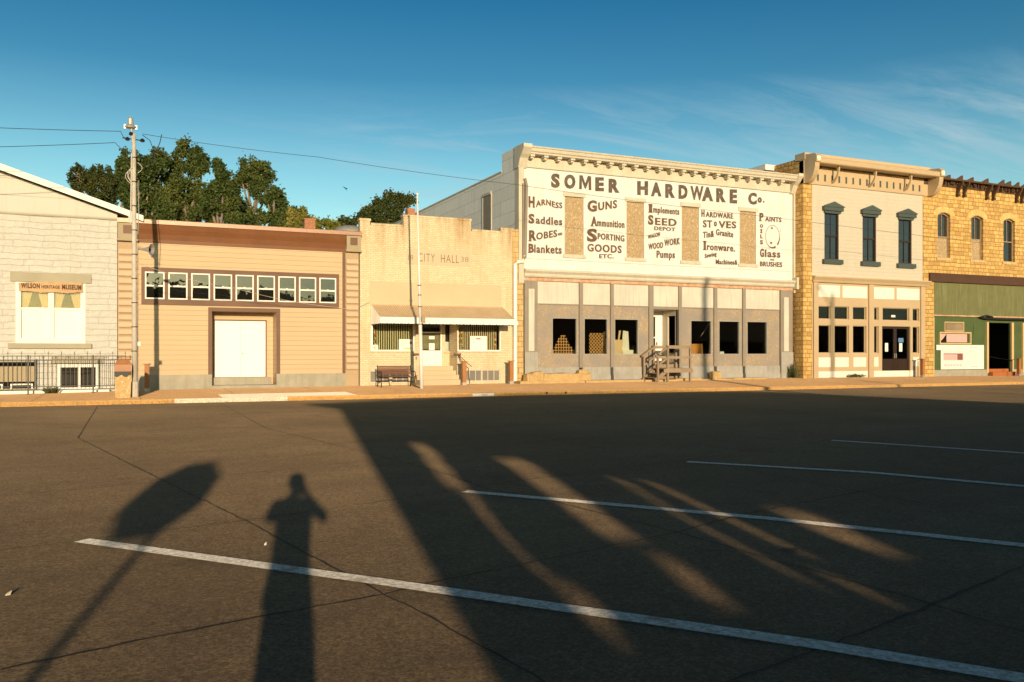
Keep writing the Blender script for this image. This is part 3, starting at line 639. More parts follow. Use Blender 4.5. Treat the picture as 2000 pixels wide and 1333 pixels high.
for xs_ in (ax0-.012, ax1):
    mb = MB(); n = 16
    for i in range(n):
        y0 = YW-AD*(1-i/n); y1 = YW-AD*(1-(i+1)/n); t0 = zfnt+(zr_-zfnt)*i/n+.02; t1 = zfnt+(zr_-zfnt)*(i+1)/n+.02; o_ = .012*(i % 2)
        mb.prism([(xs_+o_,y0,vb-.03),(xs_+o_,y1,vb-.03),(xs_+o_,y1,t1),(xs_+o_,y0,t0)], (0,0,0), (.012,0,0))
    mb.build('side_panel', M['aluwhite'], aw)
# left and right display windows with slat blinds
M['blind'] = paint('blind slats', (.62,.52,.28), (.54,.44,.22))
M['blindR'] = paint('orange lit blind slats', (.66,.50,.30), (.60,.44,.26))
M['poster'] = paint('white poster', (.80,.78,.72), (.76,.72,.64), rough=.5)
M['blue'] = flat('sign blue', (.10,.22,.42), .6); M['green'] = flat('leaf green', (.10,.22,.04), .7); M['red'] = flat('flower red', (.55,.06,.03), .6); M['yel'] = flat('flower yellow', (.75,.55,.06), .6); M['grey'] = flat('faded grey print', (.45,.45,.45), .7); M['pink'] = flat('faded pink print', (.62,.40,.36), .7)
def flower_string(par, x, z0, z1, y):
    st_ = MB(); fl = {'red': MB(), 'yel': MB()}; z = z0
    st_.tube([(x+.03*math.sin(9*t), y, z0+(z1-z0)*t) for t in np.linspace(0,1,10)], .008, 5)
    k = 0
    while z < z1:
        m_ = fl['yel' if k % 2 else 'red']; cx, r_ = x+random.uniform(-.05,.05), random.uniform(.03,.055)
        m_.lathe((cx, y-.01, z), [(.01,-.01),(r_,0),(r_*.6,.015),(.01,.02)], 6, (0,-1,0)); z += random.uniform(.10,.17); k += 1
    o = st_.build('flower_garland', M['green'], par)
    for k_, m_ in fl.items(): m_.build('blossoms', M[k_], o)
for nm, a, b_, bm in (('L', lx0, lx1, 'blind'), ('R', qx0, qx1, 'blindR')):
    mb = frame(MB(), a, b_, lz0, lz1, YW+.04, YW+.14, .05)
    if nm == 'L': mb.box(a, a+.09, YW+.0, YW+.04, lz0, lz1)
    wn = mb.build('window', M['aluwhite'], ch); pane(a+.05, b_-.05, lz0+.05, lz1-.05, YW+.10, M['clear'], wn)
    mb = MB(); x = a+.12
    while x < b_-.12: mb.box(x, x+.048, YW+.24, YW+.25, lz0, lz1); x += .098
    mb.build('vertical_blind', M[bm], wn)
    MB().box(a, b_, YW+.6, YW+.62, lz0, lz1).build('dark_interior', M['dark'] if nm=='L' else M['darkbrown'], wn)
    for fx in ((a+.22, b_-.16) if nm == 'L' else (a+.10, a+.26, b_-.22)): flower_string(wn, fx, lz0+.15, lz1-.25, YW+.18)
    MB().box(a-.02, b_+.02, YW-.05, YW+.03, lz0-.06, lz0).build('sill', M['creambrick'], ch)
def poster(par, a, b_, c, d, y, n='poster'):
    return MB().box(a, b_, y-.004, y, c, d).build(n, M['poster'], par)
x0, z0 = P(779,685,YW+.08); x1, z1 = P(808,663,YW+.08); ps = poster(wn.parent, x0, x1, z0, z1, YW+.08)
mb = MB(); W_ = x1-x0; H_ = z1-z0
for i in range(4): mb.box(x0+.08*W_, x0+(.55+.1*(i%2))*W_, YW+.073, YW+.0755, z0+H_*(.5+.11*i), z0+H_*(.54+.11*i))
mb.build('print', M['grey'], ps); MB().box(x0+.3*W_, x0+.9*W_, YW+.073, YW+.0755, z0+H_*.12, z0+H_*.24).build('print', M['yel'], ps); MB().lathe((x0+.8*W_, YW+.0755, z0+.68*H_), [(.06,0),(.06,.003)], 10, (0,-1,0)).build('print', M['red'], ps)
x0, z0 = P(725.5,686,YW+.035); x1, z1 = P(738,674,YW+.035); ps = poster(ch, x0, x1, z0, z1, YW-.01, 'number_plate'); mb = MB(); text_on(mb, '2407', x0+.02, z0+.09, x1-.02, z0+.09, .10, Y=YW-.014); mb.build('house_number', M['green'], ps)
x0, z0 = P(918,686,YW+.08); x1, z1 = P(951,657,YW+.08); ps = poster(ch, x0, x1, z0, z1, YW+.08)
W_ = x1-x0; H_ = z1-z0
for k_ in range(12): MB().lathe((x0+W_*random.uniform(.06,.94), YW+.0755, z0+H_*random.uniform(.55,.92)), [(.016,0),(.016,.003)], 6, (0,-1,0)).build('print', M[random.choice(['red','blue','pink'])], ps)
MB().box(x0+.36*W_, x0+.62*W_, YW+.073, YW+.0755, z0+H_*.78, z0+H_*.86).build('print', M['red'], ps)
# recess with door and side window
YR2 = YW+1.0; zfl = ZP(845,715,YR2); mb = MB(); ta = M['creambrick']
mb.box(rx0-.1, rx0, YW+.3, YR2, zs-.1, zrt+.1); mb.box(rx1, rx1+.1, YW+.3, YR2, zs-.1, zrt+.1); mb.build('recess_wall', ta, ch)
MB().box(rx0-.1, rx1+.1, YW+.3, YR2+.1, zrt, zrt+.1).build('soffit', M['cream'], ch)
e0, e1 = XP(822,YR2), XP(863,YR2); s0, s1 = XP(868,YR2), XP(889,YR2); zs0 = ZP(878,688,YR2)
MB().wall(rx0, rx1, -.1, zrt, YR2, .12, [(e0,e1,zfl,zrt-.05),(s0,s1,zs0,zrt-.05)]).build('recess_wall', ta, ch)
zdm = ZP(845,685,YR2); mb = frame(MB(), e0, e1, zfl, zrt-.05, YR2-.0, YR2+.08, .055); mb.box(e0+.055, e1-.055, YR2+.02, YR2+.07, zfl+.055, zdm); zt_ = ZP(845,650,YR2); mb.box(e0+.055, e1-.055, YR2+.02, YR2+.07, zt_-.03, zt_+.03)
dr = mb.build('door', M['aluwhite'], ch); pane(e0+.055, e1-.055, zdm, zrt-.1, YR2+.06, M['clear'], dr); mb = MB()
for i in range(16): zz_ = zdm+.06+i*.05; mb.box(e0+.06, e1-.06, YR2+.13, YR2+.15, zz_, zz_+.022)
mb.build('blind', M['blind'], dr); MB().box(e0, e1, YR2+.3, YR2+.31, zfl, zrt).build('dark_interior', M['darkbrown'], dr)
for py in ((663,657),(684,671)):
    a, c = P(838,py[0],YR2+.04); b_, d = P(849,py[1],YR2+.04); poster(dr, a, b_, c, d, YR2+.055, 'notice')
MB().box(e0+.01+.0, e0+.05, YR2-.03, YR2-.0, zfl+1.0, zfl+1.15).build('handle', M['galv'], dr)
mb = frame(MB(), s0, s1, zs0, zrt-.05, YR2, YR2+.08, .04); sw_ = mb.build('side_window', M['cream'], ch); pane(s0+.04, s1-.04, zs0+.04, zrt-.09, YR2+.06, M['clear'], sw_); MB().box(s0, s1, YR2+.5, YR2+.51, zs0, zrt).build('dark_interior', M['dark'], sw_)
MB().box(s0-.02, s1+.02, YR2-.08, YR2, zs0-.05, zs0).build('sill', M['stucco'], ch)
a, c = P(870,686,YR2+.12); b_, d = P(884,668,YR2+.12); poster(sw_, a, b_, c, d, YR2+.2, 'notice')
# steps
zg_ = zb(XP(850,YW)); n = 4; rz = (zfl-zg_)/n
for i in range(n):
    top = zfl-i*rz; yfr = YW+.45-.36*i; mb = MB().box(rx0+.02 if i < 2 else rx0-.02, rx1-.02+(.0 if i < 2 else .12*(i-1)), yfr, YR2 if i == 0 else yfr+.36-.002, -.1, top); mb.build('step', M['stucco'], ch)
for a, b_ in ((807,819),(887,899)): MB().box(XP(a,YW), XP(b_,YW), YW-.1, YW+.05, ZP(850,695,YW), ZP(850,690.5,YW)).build('cheek_cap', M['brown'], ch)
hr = MB(); xh = rx1+.02; hr.tube([(xh,YW-.1,zfl+.45),(xh+.12,YW-.35,zfl+.05),(xh+.2,YW-.75,zg_+.7),(xh+.25,YW-.8,zg_)], .016, 6); hr.tube([(xh+.05,YW-.1,zfl+.45),(xh+.3,YW-.5,zfl+.1),(xh+.36,YW-.75,zg_+.75)], .013, 6); hr.build('handrail', M['iron'], ch)
# basement windows
for a, b_ in ((bw0,bw1),(bv0,bv1)):
    mb = frame(MB(), a, b_, bwz0, bwz1, YW+.02, YW+.1, .045)
    for i in range(1, 6): x = a+(b_-a)*i/6; h_ = .04 if i == 3 else .018; mb.box(x-h_, x+h_, YW+.03, YW+.09, bwz0+.045, bwz1-.045)
    wn = mb.build('basement_window', M['cream'], ch)
    for i in range(6): pane(a+(b_-a)*i/6+.02, a+(b_-a)*(i+1)/6-.02, bwz0+.02, bwz1-.02, YW+.07, M['glassgrey'] if 'glassgrey' in M else M.setdefault('glassgrey', paint('painted grey panes', (.22,.20,.17), (.17,.15,.12), .4)), wn)
# yellow stone strip and white downpipe between city hall and hardware store
s0_, s1_ = h1, XP(1021,YW)

# ================================================================ HARDWARE STORE
M['signwhite'] = paint('whitewashed sign boards', (.70,.69,.66), (.62,.605,.57), .75, vs=1.5, streak=.55, dirt=(.52,.46,.36), bs=20)
M['cornice'] = paint('cream cornice', (.58,.53,.42), (.48,.43,.33), streak=.45)
M['letter'] = paint('faded black lettering', (.05,.036,.026), (.17,.13,.10), .8, vs=5)
M['letter2'] = paint('faded brown lettering', (.062,.032,.017), (.20,.125,.075), .8, vs=5)
M['osb'] = osb('bare chipboard', (.42,.30,.165), (.31,.215,.11), (.54,.42,.26))
M['osbg'] = osb('grey painted chipboard', (.42,.31,.19), (.31,.225,.135), (.56,.45,.29), painted=.26)
M['mullion'] = paint('grey mullion paint', (.235,.205,.17), (.29,.24,.175), .8, vs=3, streak=.4)
M['bluegrey'] = paint('blue grey bulkhead', (.39,.37,.32), (.29,.275,.24), .8, vs=2, streak=.5)
M['transom'] = paint('whitened transom boards', (.64,.59,.49), (.50,.46,.39), .8, vs=.8, streak=.7, dirt=(.36,.33,.28))
M['rust'] = paint('flaking red lintel', (.46,.17,.07), (.60,.48,.34), .8, vs=5)
M['tin'] = masonry('sheet metal side cladding', (.86,.82,.74), (.78,.74,.66), (.48,.44,.38), 1.9, .62, .012, rock=.10, smooth=.3, stain=(.64,.60,.53), rough=.5, var2=(.72,.68,.60))
hw0, hw1 = XP(1021,YW), XP(1548,YW); zs = zb(XP(1300,YW))
hw = thing('hardware_store', 'large two storey white store front painted SOMER HARDWARE Co. with boarded upper windows', 'building', (hw0, YW, zb(hw0)))
ZZ = lambda pa, pb, Y=YW: mean(ZP(*pa, Y), ZP(*pb, Y))
ztop = mean(ZP(1036,284,YW-.6), ZP(1553,338,YW-.6))-.06; zfr = ZZ((1030,328),(1540,377)); zbelt1 = ZZ((1030,530),(1545,545)); zbelt0 = ZZ((1030,545),(1545,558))
# upper wall with the four boarded openings
ob = [(1103,1139.7,385,498.5),(1223.7,1258,395.5,503.7),(1331.5,1365,404,509.6),(1444.7,1476.5,413.5,516.5)]
oz1 = mean(*[ZP((a+b_)/2,c,YW) for a,b_,c,d in ob]); oz0 = mean(*[ZP((a+b_)/2,d,YW) for a,b_,c,d in ob])
ops = [(XP(a,YW), XP(b_,YW), oz0, oz1) for a,b_,c,d in ob]
MB().wall(hw0, hw1, zbelt1, zfr, YW, .3, ops).build('sign_wall', M['signwhite'], hw)
for a, b_, c, d in ops:
    bd = MB().box(a, b_, YW+.07, YW+.11, c, d).build('boarded_window', M['osb'], hw, label='upper window boarded with bare chipboard')
    MB().box(a-.10, b_+.10, YW-.04, YW+.06, d, d+.20).build('window_lintel', M['cornice'], hw); MB().box(a-.10, b_+.10, YW-.06, YW+.06, c-.16, c).build('window_sill', M['cornice'], hw)
mb = MB()
for z in (ZZ((1030,508),(1545,529)),):
    xs_ = sorted([hw0+.2, hw1-.1]+[v for a,b_,c,d in ops if c < z < d+.2 for v in (a-.1,b_+.1)])
    for i in range(0, len(xs_), 2): mb.box(xs_[i], xs_[i+1], YW-.004, YW+.001, z, z+.009)
mb.build('sign_wall_line', M['letter2'], hw)  # thin dark line across the lower sign wall
# frieze, dentils, cornice
mb = MB(); mb.box(hw0, hw1, YW-.05, YW+.3, zfr, ztop-.32); mb.box(hw0, hw1, YW-.09, YW-.05, zfr, zfr+.08)
mb.build('frieze', M['cornice'], hw)
fz = MB(); x = hw0+.5
while x < hw1-.3: fz.lathe((x, YW-.09, zfr+.55), [(.03,-.06),(.03,0),(.012,.02)], 8, (0,-1,0)); x += .63
fz.build('rosette_row', M['cornice'], hw)
x = hw0+.55; pit = (XP(1530,YW-.45)-XP(1041,YW-.45))/21
for i in range(22):
    x = XP(1041,YW-.45)+pit*i; mb = MB().box(x-.11, x+.11, YW-.44, YW-.06, ztop-.41, ztop-.31); mb.box(x-.07, x+.07, YW-.36, YW-.06, ztop-.49, ztop-.42); mb.build('dentil', M['cornice'], hw)
mb = MB(); pf = [(.35,ztop-.31),(-.50,ztop-.31),(-.52,ztop-.24),(-.58,ztop-.20),(-.62,ztop-.08),(-.66,ztop-.06),(-.68,ztop+.0),(-.3,ztop+.06),(.35,ztop+.12)]
mb.prism([(0,YW+a,z) for a,z in pf], (hw0+.12,0,0), (hw1-.12,0,0)); mb.build('cornice', M['cornice'], hw)
for s_, xa in ((0, hw0-.28), (1, hw1-.22)):
    wd = .42; mb = MB(); pf = [(.3,zfr-.05),(-.12,zfr-.05),(-.30,zfr+.35),(-.48,ztop-.35),(-.72,ztop-.08),(-.72,ztop+.07),(.3,ztop+.10)]
    mb.prism([(0,YW+a,z) for a,z in pf], (xa,0,0), (xa+wd,0,0)); mb.build('end_bracket', M['cornice'], hw)
    a = hw0-.25 if s_ == 0 else hw1-.02; b_ = hw0+.02 if s_ == 0 else hw1+.22
    MB().box(a, b_, YW-.12, YW+.3, zbelt0-.3, zfr-.05).build('corner_pilaster', M['cornice'], hw)
mb = MB(); pf = [(.0,zbelt0-.02),(-.16,zbelt0-.02),(-.20,zbelt0+.05),(-.20,zbelt0+.14),(-.30,zbelt1-.10),(-.30,zbelt1-.02),(.0,zbelt1+.02)]
mb.prism([(0,YW+a,z) for a,z in pf], (hw0,0,0), (hw1,0,0)); mb.build('belt_course', M['cornice'], hw)
MB().box(hw1-.05, hw1+.25, YW-.38, YW, zbelt0-.12, zbelt1+.15).build('belt_bracket', M['cornice'], hw)
zl0 = ZZ((1049,549),(1523,567)); MB().box(hw0, hw1, YW-.06, YW+.3, zl0, zbelt0-.02).build('lintel', M['rust'], hw)
# ground floor
zt1, zt0 = zl0, ZZ((1049,594),(1523,604)); zb1 = ZZ((1060,717),(1500,716)); wz1 = ZZ((1079,620.5),(1500,629)); wz0 = ZZ((1079,692.6),(1500,693))
cols = [(1023,1048.5),(1131,1138),(1192,1198),(1267,1275.5),(1325,1331),(1394,1400),(1450,1455.5),(1523,1546)]
bays = [(1048.5,1131),(1138,1192),(1198,1267),(1275.5,1325),(1331,1394),(1400,1450),(1455.5,1523)]
wn_ = [(1079,1128),(1141.4,1188),(1201,1248),None,(1350,1391),(1405,1446),(1460,1500)]
for i, (a, b_) in enumerate(bays):
    A, B = XP(a,YW), XP(b_,YW)
    MB().box(A, B, YW+.04, YW+.1, zt0, zt1).build('transom_board', M['transom'], hw)
    MB().box(A, B, YW+.0, YW+.1, zt0-.05, zt0).build('transom_rail', M['mullion'], hw)
    if wn_[i]:
        c, d = XP(wn_[i][0],YW), XP(wn_[i][1],YW)
        MB().wall(A, B, zb1, zt0-.05, YW+.04, .06, [(c,d,wz0,wz1)]).build('board_panel', M['osbg'], hw)
        f_ = frame(MB(), c, d, wz0, wz1, YW+.03, YW+.14, .03).build('window', M['bluegrey'], hw); pane(c+.03, d-.03, wz0+.03, wz1-.03, YW+.11, M['clear'], f_)
        MB().box(A, B, YW-.01, YW+.25, zb1-.38, zb1).build('bulkhead', M['bluegrey'], hw)
        MB().box(A, B, YW-.05, YW+.25, -.1, zb1-.38).build('base', M['bluegrey'], hw)
    elif i == 3: dA, dB = A, B
for i, (a, b_) in enumerate(cols):
    A, B = XP(a,YW), XP(b_,YW); big = i in (0, 7)
    cb = MB().box(A, B, YW-(.08 if big else .05), YW+.2, zs-.3 if big or i in (3,4) else zb1-.02, zl0).build('column', M['mullion'], hw)
    if big: 
        q0, q1 = (XP(1031,YW), XP(1042,YW)) if i == 0 else (XP(1529,YW), XP(1538,YW)); zi1 = ZZ((1036,564),(1533,582)); zi0 = ZP(1036,686,YW)
        MB().box(q0, q1, YW-.10, YW-.08, zi0, zi1).build('inset_board', M['transom'], cb)
        MB().box(A-.0, B+.0, YW-.13, YW-.08, zs-.3, ZP(1036,688,YW)).build('column_foot', M['bluegrey'], cb)
# entry: recessed, open
zdh = ZP(1300,605,YW); zfl = ZP(1300,712,YW)
MB().box(dA, dB, YW, YW+.1, zdh, zt0-.05).build('door_head', M['mullion'], hw)
MB().box(dA, dB, YW-.05, YW+2.5, -.1, zfl).build('entry_floor', M['wood'], hw)
mb = MB().box(dA, dB, YW+.1, YW+1.5, zdh, zdh+.05); mb.build('entry_ceiling', M['cream'], hw)
# recessed entry: glazed return wall on the right, white door at the back
ER = 1.4; rb = zfl+.55
mb = MB().box(dB, dB+.08, YW+.1, YW+ER, zfl, rb); mb.box(dB, dB+.08, YW+.1, YW+ER, zdh-.28, zdh); mb.box(dB, dB+.08, YW+.1, YW+.28, rb, zdh-.28); mb.box(dB, dB+.08, YW+ER-.48, YW+ER, rb, zdh-.28); mb.build('entry_side_wall', M['cream'], hw)
mb = MB().box(dA-.08, dA, YW+.1, YW+ER, zfl, zdh); mb.build('entry_side_wall', M['cream'], hw)
YE = YW+ER; u0, u1 = XP(1280,YE), XP(1291,YE); mb = MB(); mb.box(u0, min(u1+.12, dB), YE, YE+.05, zfl, zdh); mb.box(dA, dA+.12, YE, YE+.05, zfl, zdh); mb.box(dA+.12, u0, YE, YE+.05, zfl, zfl+.5); mb.box(dA+.12, u0, YE, YE+.05, zfl+1.3, zfl+1.36); mb.box(dA+.12, u0, YE, YE+.05, zdh-.3, zdh)
d_ = mb.build('door', M['doorwhite'], hw); pane(dA+.12, u0, zfl+.5, zdh-.3, YE+.02, M['clear'], d_); MB().box(u0+.05, u0+.09, YE-.05, YE, zfl+.95, zfl+1.1).build('handle', M['iron'], d_)
# shop interior
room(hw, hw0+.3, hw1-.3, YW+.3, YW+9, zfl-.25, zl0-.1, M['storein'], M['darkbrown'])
body(hw, hw0-.24, hw1+.2, YW+.3, YW+34, ztop-.75, M['tin'])
MB().box(hw0-.24, hw0+.1, YW+.3, YW+1.8, ztop-.75, ztop+.1).build('parapet_return', M['tin'], hw)
MB().box(hw0-.27, hw0+.05, YW+1.8, YW+34, ztop-.75, ztop-.68).build('roof_edge', M['cornice'], hw)
# upstairs side windows (boarded) on the left flank
for yy, zlo, zhi in ((YW+3.1, 6.6, 9.4), (YW+8.2, 6.6, 8.7), (YW+13.6, 6.6, 8.6)):
    mb = MB(); x = hw0-.25; mb.box(x-.03, x, yy-.08, yy, zlo, zhi); mb.box(x-.03, x, yy+1.0, yy+1.08, zlo, zhi); mb.box(x-.05, x, yy, yy+1.0, zhi-.12, zhi)
    sw2 = mb.build('side_window', M['cornice'], hw); MB().box(x-.012, x-.002, yy, yy+1.0, zlo, zhi-.12).build('shutter', M['mullion'], sw2)
mb = MB().box(hw0-.75, hw0-.28, YW+15, YW+15.5, 6, ztop-.42); mb.build('chimney', M['redbrick'], hw)
# downpipe on its front corner
mb = MB(); xd, _ = P(1026,0,YW-.2); zd1 = ZP(1026,350,YW-.2); mb.tube([(xd-.05,YW-.0,zd1-.05),(xd,YW-.2,zd1),(xd+.06,YW-.22,zd1-.3),(xd-.02,YW-.22,ZP(1026,505,YW-.2))], .065, 10)
mb.tube([(xd-.09,YW-.2,zd1-.2),(xd-.09,YW-.2,ZP(1024,505,YW-.2))], .045, 8); mb.build('downpipe', M['mullion'], hw)
# painted lettering
sm = MB()
def letter_M(mb, xa, xb, yb, h):
    X0, z = P(xa, yb, YW); X1, _ = P(xb, yb, YW); w_ = X1-X0; hh = h*zc(xa, YW)/F
    mb.prism([(X0+w_*u, YW-.006, z+hh*v) for u, v in ((0,0),(.02,1),(.29,1),(.5,.45),(.71,1),(.98,1),(1,0),(.78,0),(.77,.62),(.56,.08),(.44,.08),(.23,.62),(.22,0))], (0,0,0), (0,.004,0))
for grp in ([('S',1076,1093.4,366),('O',1101.8,1124,368),('M',1131,1155,370),('E',1162.3,1179.6,373),('R',1188.4,1210,376)],
            [('H',1244.3,1265.7,380.5),('A',1271,1292,383),('R',1299,1318.5,386),('D',1325,1343,388),('W',1348,1374,390.5),('A',1370.5,1393,392.5),('R',1398.5,1417.5,394.5),('E',1424.8,1439.6,396.7)],
            [('C',1461,1478,399),('o',1479.5,1488,395.8),('.',1490,1493,396)]):
    big = MB()
    for s, a, b_, y in grp:
        h = 27.5 if y < 399 and s not in 'o.' else (23 if s == 'C' else 15)
        if s == 'M': letter_M(big, a, b_, y, h)
        else:
            for q_ in (0, 1): text_px(big, s, (a+.8*q_, y), (b_-.8+.8*q_, y+.4), h, off=.055 if s not in 'W' else .03, proud=.006+.002*q_)
    big.build('painted_name', M['letter'], hw)
Wd = [('H',(1032,405),(1044,406),21),('ARNESS',(1046,405.5),(1098,407.5),11,dict(fn=lambda u: .12*math.sin(math.pi*min(1,u*1.35)))),
 ('S',(1032,436.5),(1042,437),18),('addles',(1046,437),(1098,440.6),14),('R',(1033,471),(1046,470),20),('OBES',(1047,469),(1088,462.7),13),('AND',(1089,461),(1098,459.5),5),
 ('B',(1032,493.6),(1041,494),17),('lankets',(1043,494),(1097,496.3),15.5),
 ('G',(1147,413.4),(1164,413.4),21),('UNS',(1168,411.5),(1205,406.6),15),('A',(1154,441.7),(1164.5,442),18),('mmunition',(1166,442),(1219.5,446),13.5),
 ('S',(1146,472),(1164.5,472),24),('PORTING',(1167,467.5),(1219.5,472.3),11.5),('GOODS',(1147,491),(1214,495),14),('ETC.',(1170,505),(1198.5,505.2),8),
 ('I',(1267,415),(1273.5,415.5),16),('mplements',(1275.6,415.5),(1326.7,420),12),('S',(1265.5,438.5),(1276,439.5),18),('EED',(1279,439.5),(1321.4,442.4),13.5),
 ('DEPOT',(1277.5,449.8),(1318.5,452.5),7),('WAGON',(1265,467.7),(1289,461),7.5),('WOOD',(1266,488),(1295,484.5),11),('WORK',(1297,481),(1328,477.5),12),('Pumps',(1282,503.8),(1318,504.8),13.5),
 ('H',(1369.6,423.8),(1376,424),13),('ARDWARE',(1378,424.2),(1431.6,427.7),10),('ST',(1372.5,444.3),(1391,445),13.5),('o',(1394,442),(1400,442.5),13),('VES',(1403,445.5),(1437.8,446.6),13),
 ('Tin&',(1372.7,465.8),(1394.5,462.8),12),('Granite',(1398,459.5),(1432,464.4),11.5),('I',(1374,488.2),(1378.5,488.4),17),('ronware.',(1380.5,488.6),(1435.5,492),13),
 ('Sewing',(1376,504.8),(1399.4,500),8),('Machines&',(1397.5,516.5),(1440.4,517.6),9),
 ('P',(1483,431.6),(1491,431.8),15),('AINTS',(1494,432.6),(1526,434.6),9),('O',(1484,445),(1490,445.2),6.5),('I',(1485.5,455),(1488,455),7),('L',(1484.5,465.8),(1489.5,466),7.5),('S',(1484,477.5),(1490,477.7),8),
 ('G',(1484,502),(1492,502.3),15.5),('lass',(1493.5,502.3),(1524,503.8),14),('AND',(1503.4,509.2),(1512,509.5),3),('BRUSHES',(1484,520.4),(1527.5,522.2),9)]
for q in Wd:
    kw = q[4] if len(q) > 4 else {}; caps = len(q[0]) == 1; wd_ = MB()
    for k_ in (0, .7): text_px(wd_, q[0], (q[1][0]+k_, q[1][1]), (q[2][0]-.5+k_+(1.6 if caps and q[0] in 'SRBAG' and q[1][0] < 1200 else 0), q[2][1]), q[3]*1.06, off=.045 if caps else .028, spacing=1.15, proud=.006+.002*k_, **kw)
    if q[0] in 'BRAIP' and caps:       # slab serifs on the big initials
        (xa, ya), (xb, yb) = q[1], q[2]; k_ = 0
        for yy in ((ya,) if q[0] in 'BRPAGS' else (ya, ya-q[3]+1.4)):
            a, z = P(xa-1.2, yy, YW); b_, _ = P(xb+1.2 if q[0] in 'HI' else xa+5.5, yy, YW)
            if q[0] not in 'GS': wd_.box(a, b_, YW-.006, YW-.003, z-.02, z+.02)
    wd_.build('painted_word', M['letter2'], hw)
# painter's palette
cx, cz = P(1509,463,YW); kk = zc(1509,YW)/F; ring = []
for i in range(40):
    t = 2*math.pi*i/40; rx, rz = 16*kk*1.13, 23*kk; th = .028+.07*max(0, math.cos(t+1.1))**2
    ring.append(((cx+rx*math.cos(t), cz+rz*math.sin(t)), (cx+(rx-th)*math.cos(t), cz+(rz-th)*math.sin(t))))
for i in range(40):
    (a, b_), (c, d) = ring[i], ring[(i+1) % 40]
    if i in (33, 34): continue
    sm.quad((a[0],YW-.006,a[1]),(b_[0],YW-.006,b_[1]),(d[0],YW-.006,d[1]),(c[0],YW-.006,c[1]))
for px, py, r_ in ((1507.5,446,2.3),(1506,475,2.6)):
    a, z = P(px,py,YW); sm.lathe((a,YW-.003,z), [(r_*kk,0),(r_*kk,.004)], 10, (0,-1,0))
for i in range(3):
    a, z = P(1524,448+i*2.5,YW); sm.box(a-.04, a+.07, YW-.006, YW-.003, z, z+.012); a, z = P(1497+i*3,486,YW); sm.box(a, a+.012, YW-.006, YW-.003, z-.05, z+.06)
sm.build('painted_palette', M['letter2'], hw)

# yellow stone strip left of the store
st_ = MB().box(h1, hw0-.25+.02, YW-.05, YW+.6, -.1, ZP(1010,449,YW)); st_.build('stone_pier', M['yellowstone'], hw)
MB().box(hw0-.23, hw0, YW-.07, YW+.3, -.1, zbelt0-.3).build('stone_pier', M['yellowstone'], hw)
# white downpipe of city hall
xp = XP(1006,YW-.15); z1 = ZP(1008,512,YW-.15); xq = XP(1020,YW-.15)
mb = MB(); mb.tube([(xq+.1,YW-.2,ZP(1020,500,YW-.2)),(xq,YW-.2,z1+.02),(xp+.12,YW-.18,z1),(xp,YW-.16,z1-.1),(xp,YW-.16,zb(xp)+.02)], .085, 10)
mb.box(xp-.16, xp+.1, YW-.27, YW-.05, ZP(1006,636,YW), ZP(1006,628,YW)); mb.build('downpipe', M['aluwhite'], ch, smooth=False)

# ================================================================ TAN AND WHITE SHOP (right of the hardware store)
M['goldstone'] = masonry('golden limestone', (.72,.46,.155), (.44,.26,.075), (.26,.15,.05), .42, .225, .018, wob=.09, rock=.16, stain=(.40,.23,.075))
M['roughstone'] = masonry('rough golden side stone', (.66,.40,.14), (.50,.28,.08), (.30,.17,.06), .40, .24, .03, wob=.16, rock=.5, stain=(.40,.22,.07))
M['pressed'] = masonry('pressed metal brick', (.53,.475,.38), (.52,.465,.37), (.485,.43,.34), .42, .20, .008, smooth=.4, stain=(.47,.42,.32), var2=(.49,.44,.35))
M['shoptan'] = paint('tan shop paint', (.50,.375,.225), (.46,.34,.20), .5)
M['shopcream'] = paint('cream shop panels', (.78,.74,.64), (.74,.69,.58), .4)
M['slate'] = paint('slate green trim', (.062,.080,.070), (.050,.065,.057), .5)
M['darkdoor'] = flat('dark brown door', (.035,.018,.010), .35)
t0, t1 = XP(1569,YF), XP(1803,YF)
tb = thing('tan_shop', 'two storey tan and cream shop with three green hooded windows and a projecting cornice', 'building', (t0, YF, zb(t0)))
ZF = lambda pa, pb, Y=YF: mean(ZP(*pa, Y), ZP(*pb, Y))
ztp = ZF((1575,301),(1811,327)); f0, f1 = XP(1586,YF), XP(1803,YF); zpw1 = ZF((1586,361),(1803,382)); zpw0 = ZF((1586,540),(1803,549)); zc0 = ZF((1587,552),(1813,560))
uw = [(1611,1639,417,508),(1685.5,1712,422,511.5),(1755.6,1781.5,427.5,515.6)]
uz1 = mean(*[ZP((a+b_)/2,c,YF) for a,b_,c,d in uw]); uz0 = mean(*[ZP((a+b_)/2,d,YF) for a,b_,c,d in uw]); uo = [(XP(a,YF),XP(b_,YF),uz0,uz1) for a,b_,c,d in uw]
MB().wall(f0, f1, zpw0, zpw1, YF+.03, .27, uo).build('upper_wall', M['pressed'], tb)
pr = XP(1824,YF)
MB().box(t0, f0, YF, YF+.6, -.1, ztp-.4).build('stone_pier', M['goldstone'], tb)
MB().box(t0-.0, t0+.6, YF+.6, YF+26, -.1, ztp-.25).build('side_wall', M['roughstone'], tb)
MB().box(f1-.3, f1, YF+.6, YF+26, -.1, ztp-.6).build('side_wall', M['roughstone'], tb); MB().box(t0+.6, f1-.3, YF+25.7, YF+26, -.1, ztp-.6).build('back_wall', M['roughstone'], tb); MB().box(t0+.6, f1-.3, YF+.3, YF+25.7, ztp-.9, ztp-.75).build('roof', M['roof'], tb)
MB().box(t0-.6, t0+.4, YF+2.2, YF+6, ztp-.5, ztp-.2).build('roof_edge', M['tin'], tb)
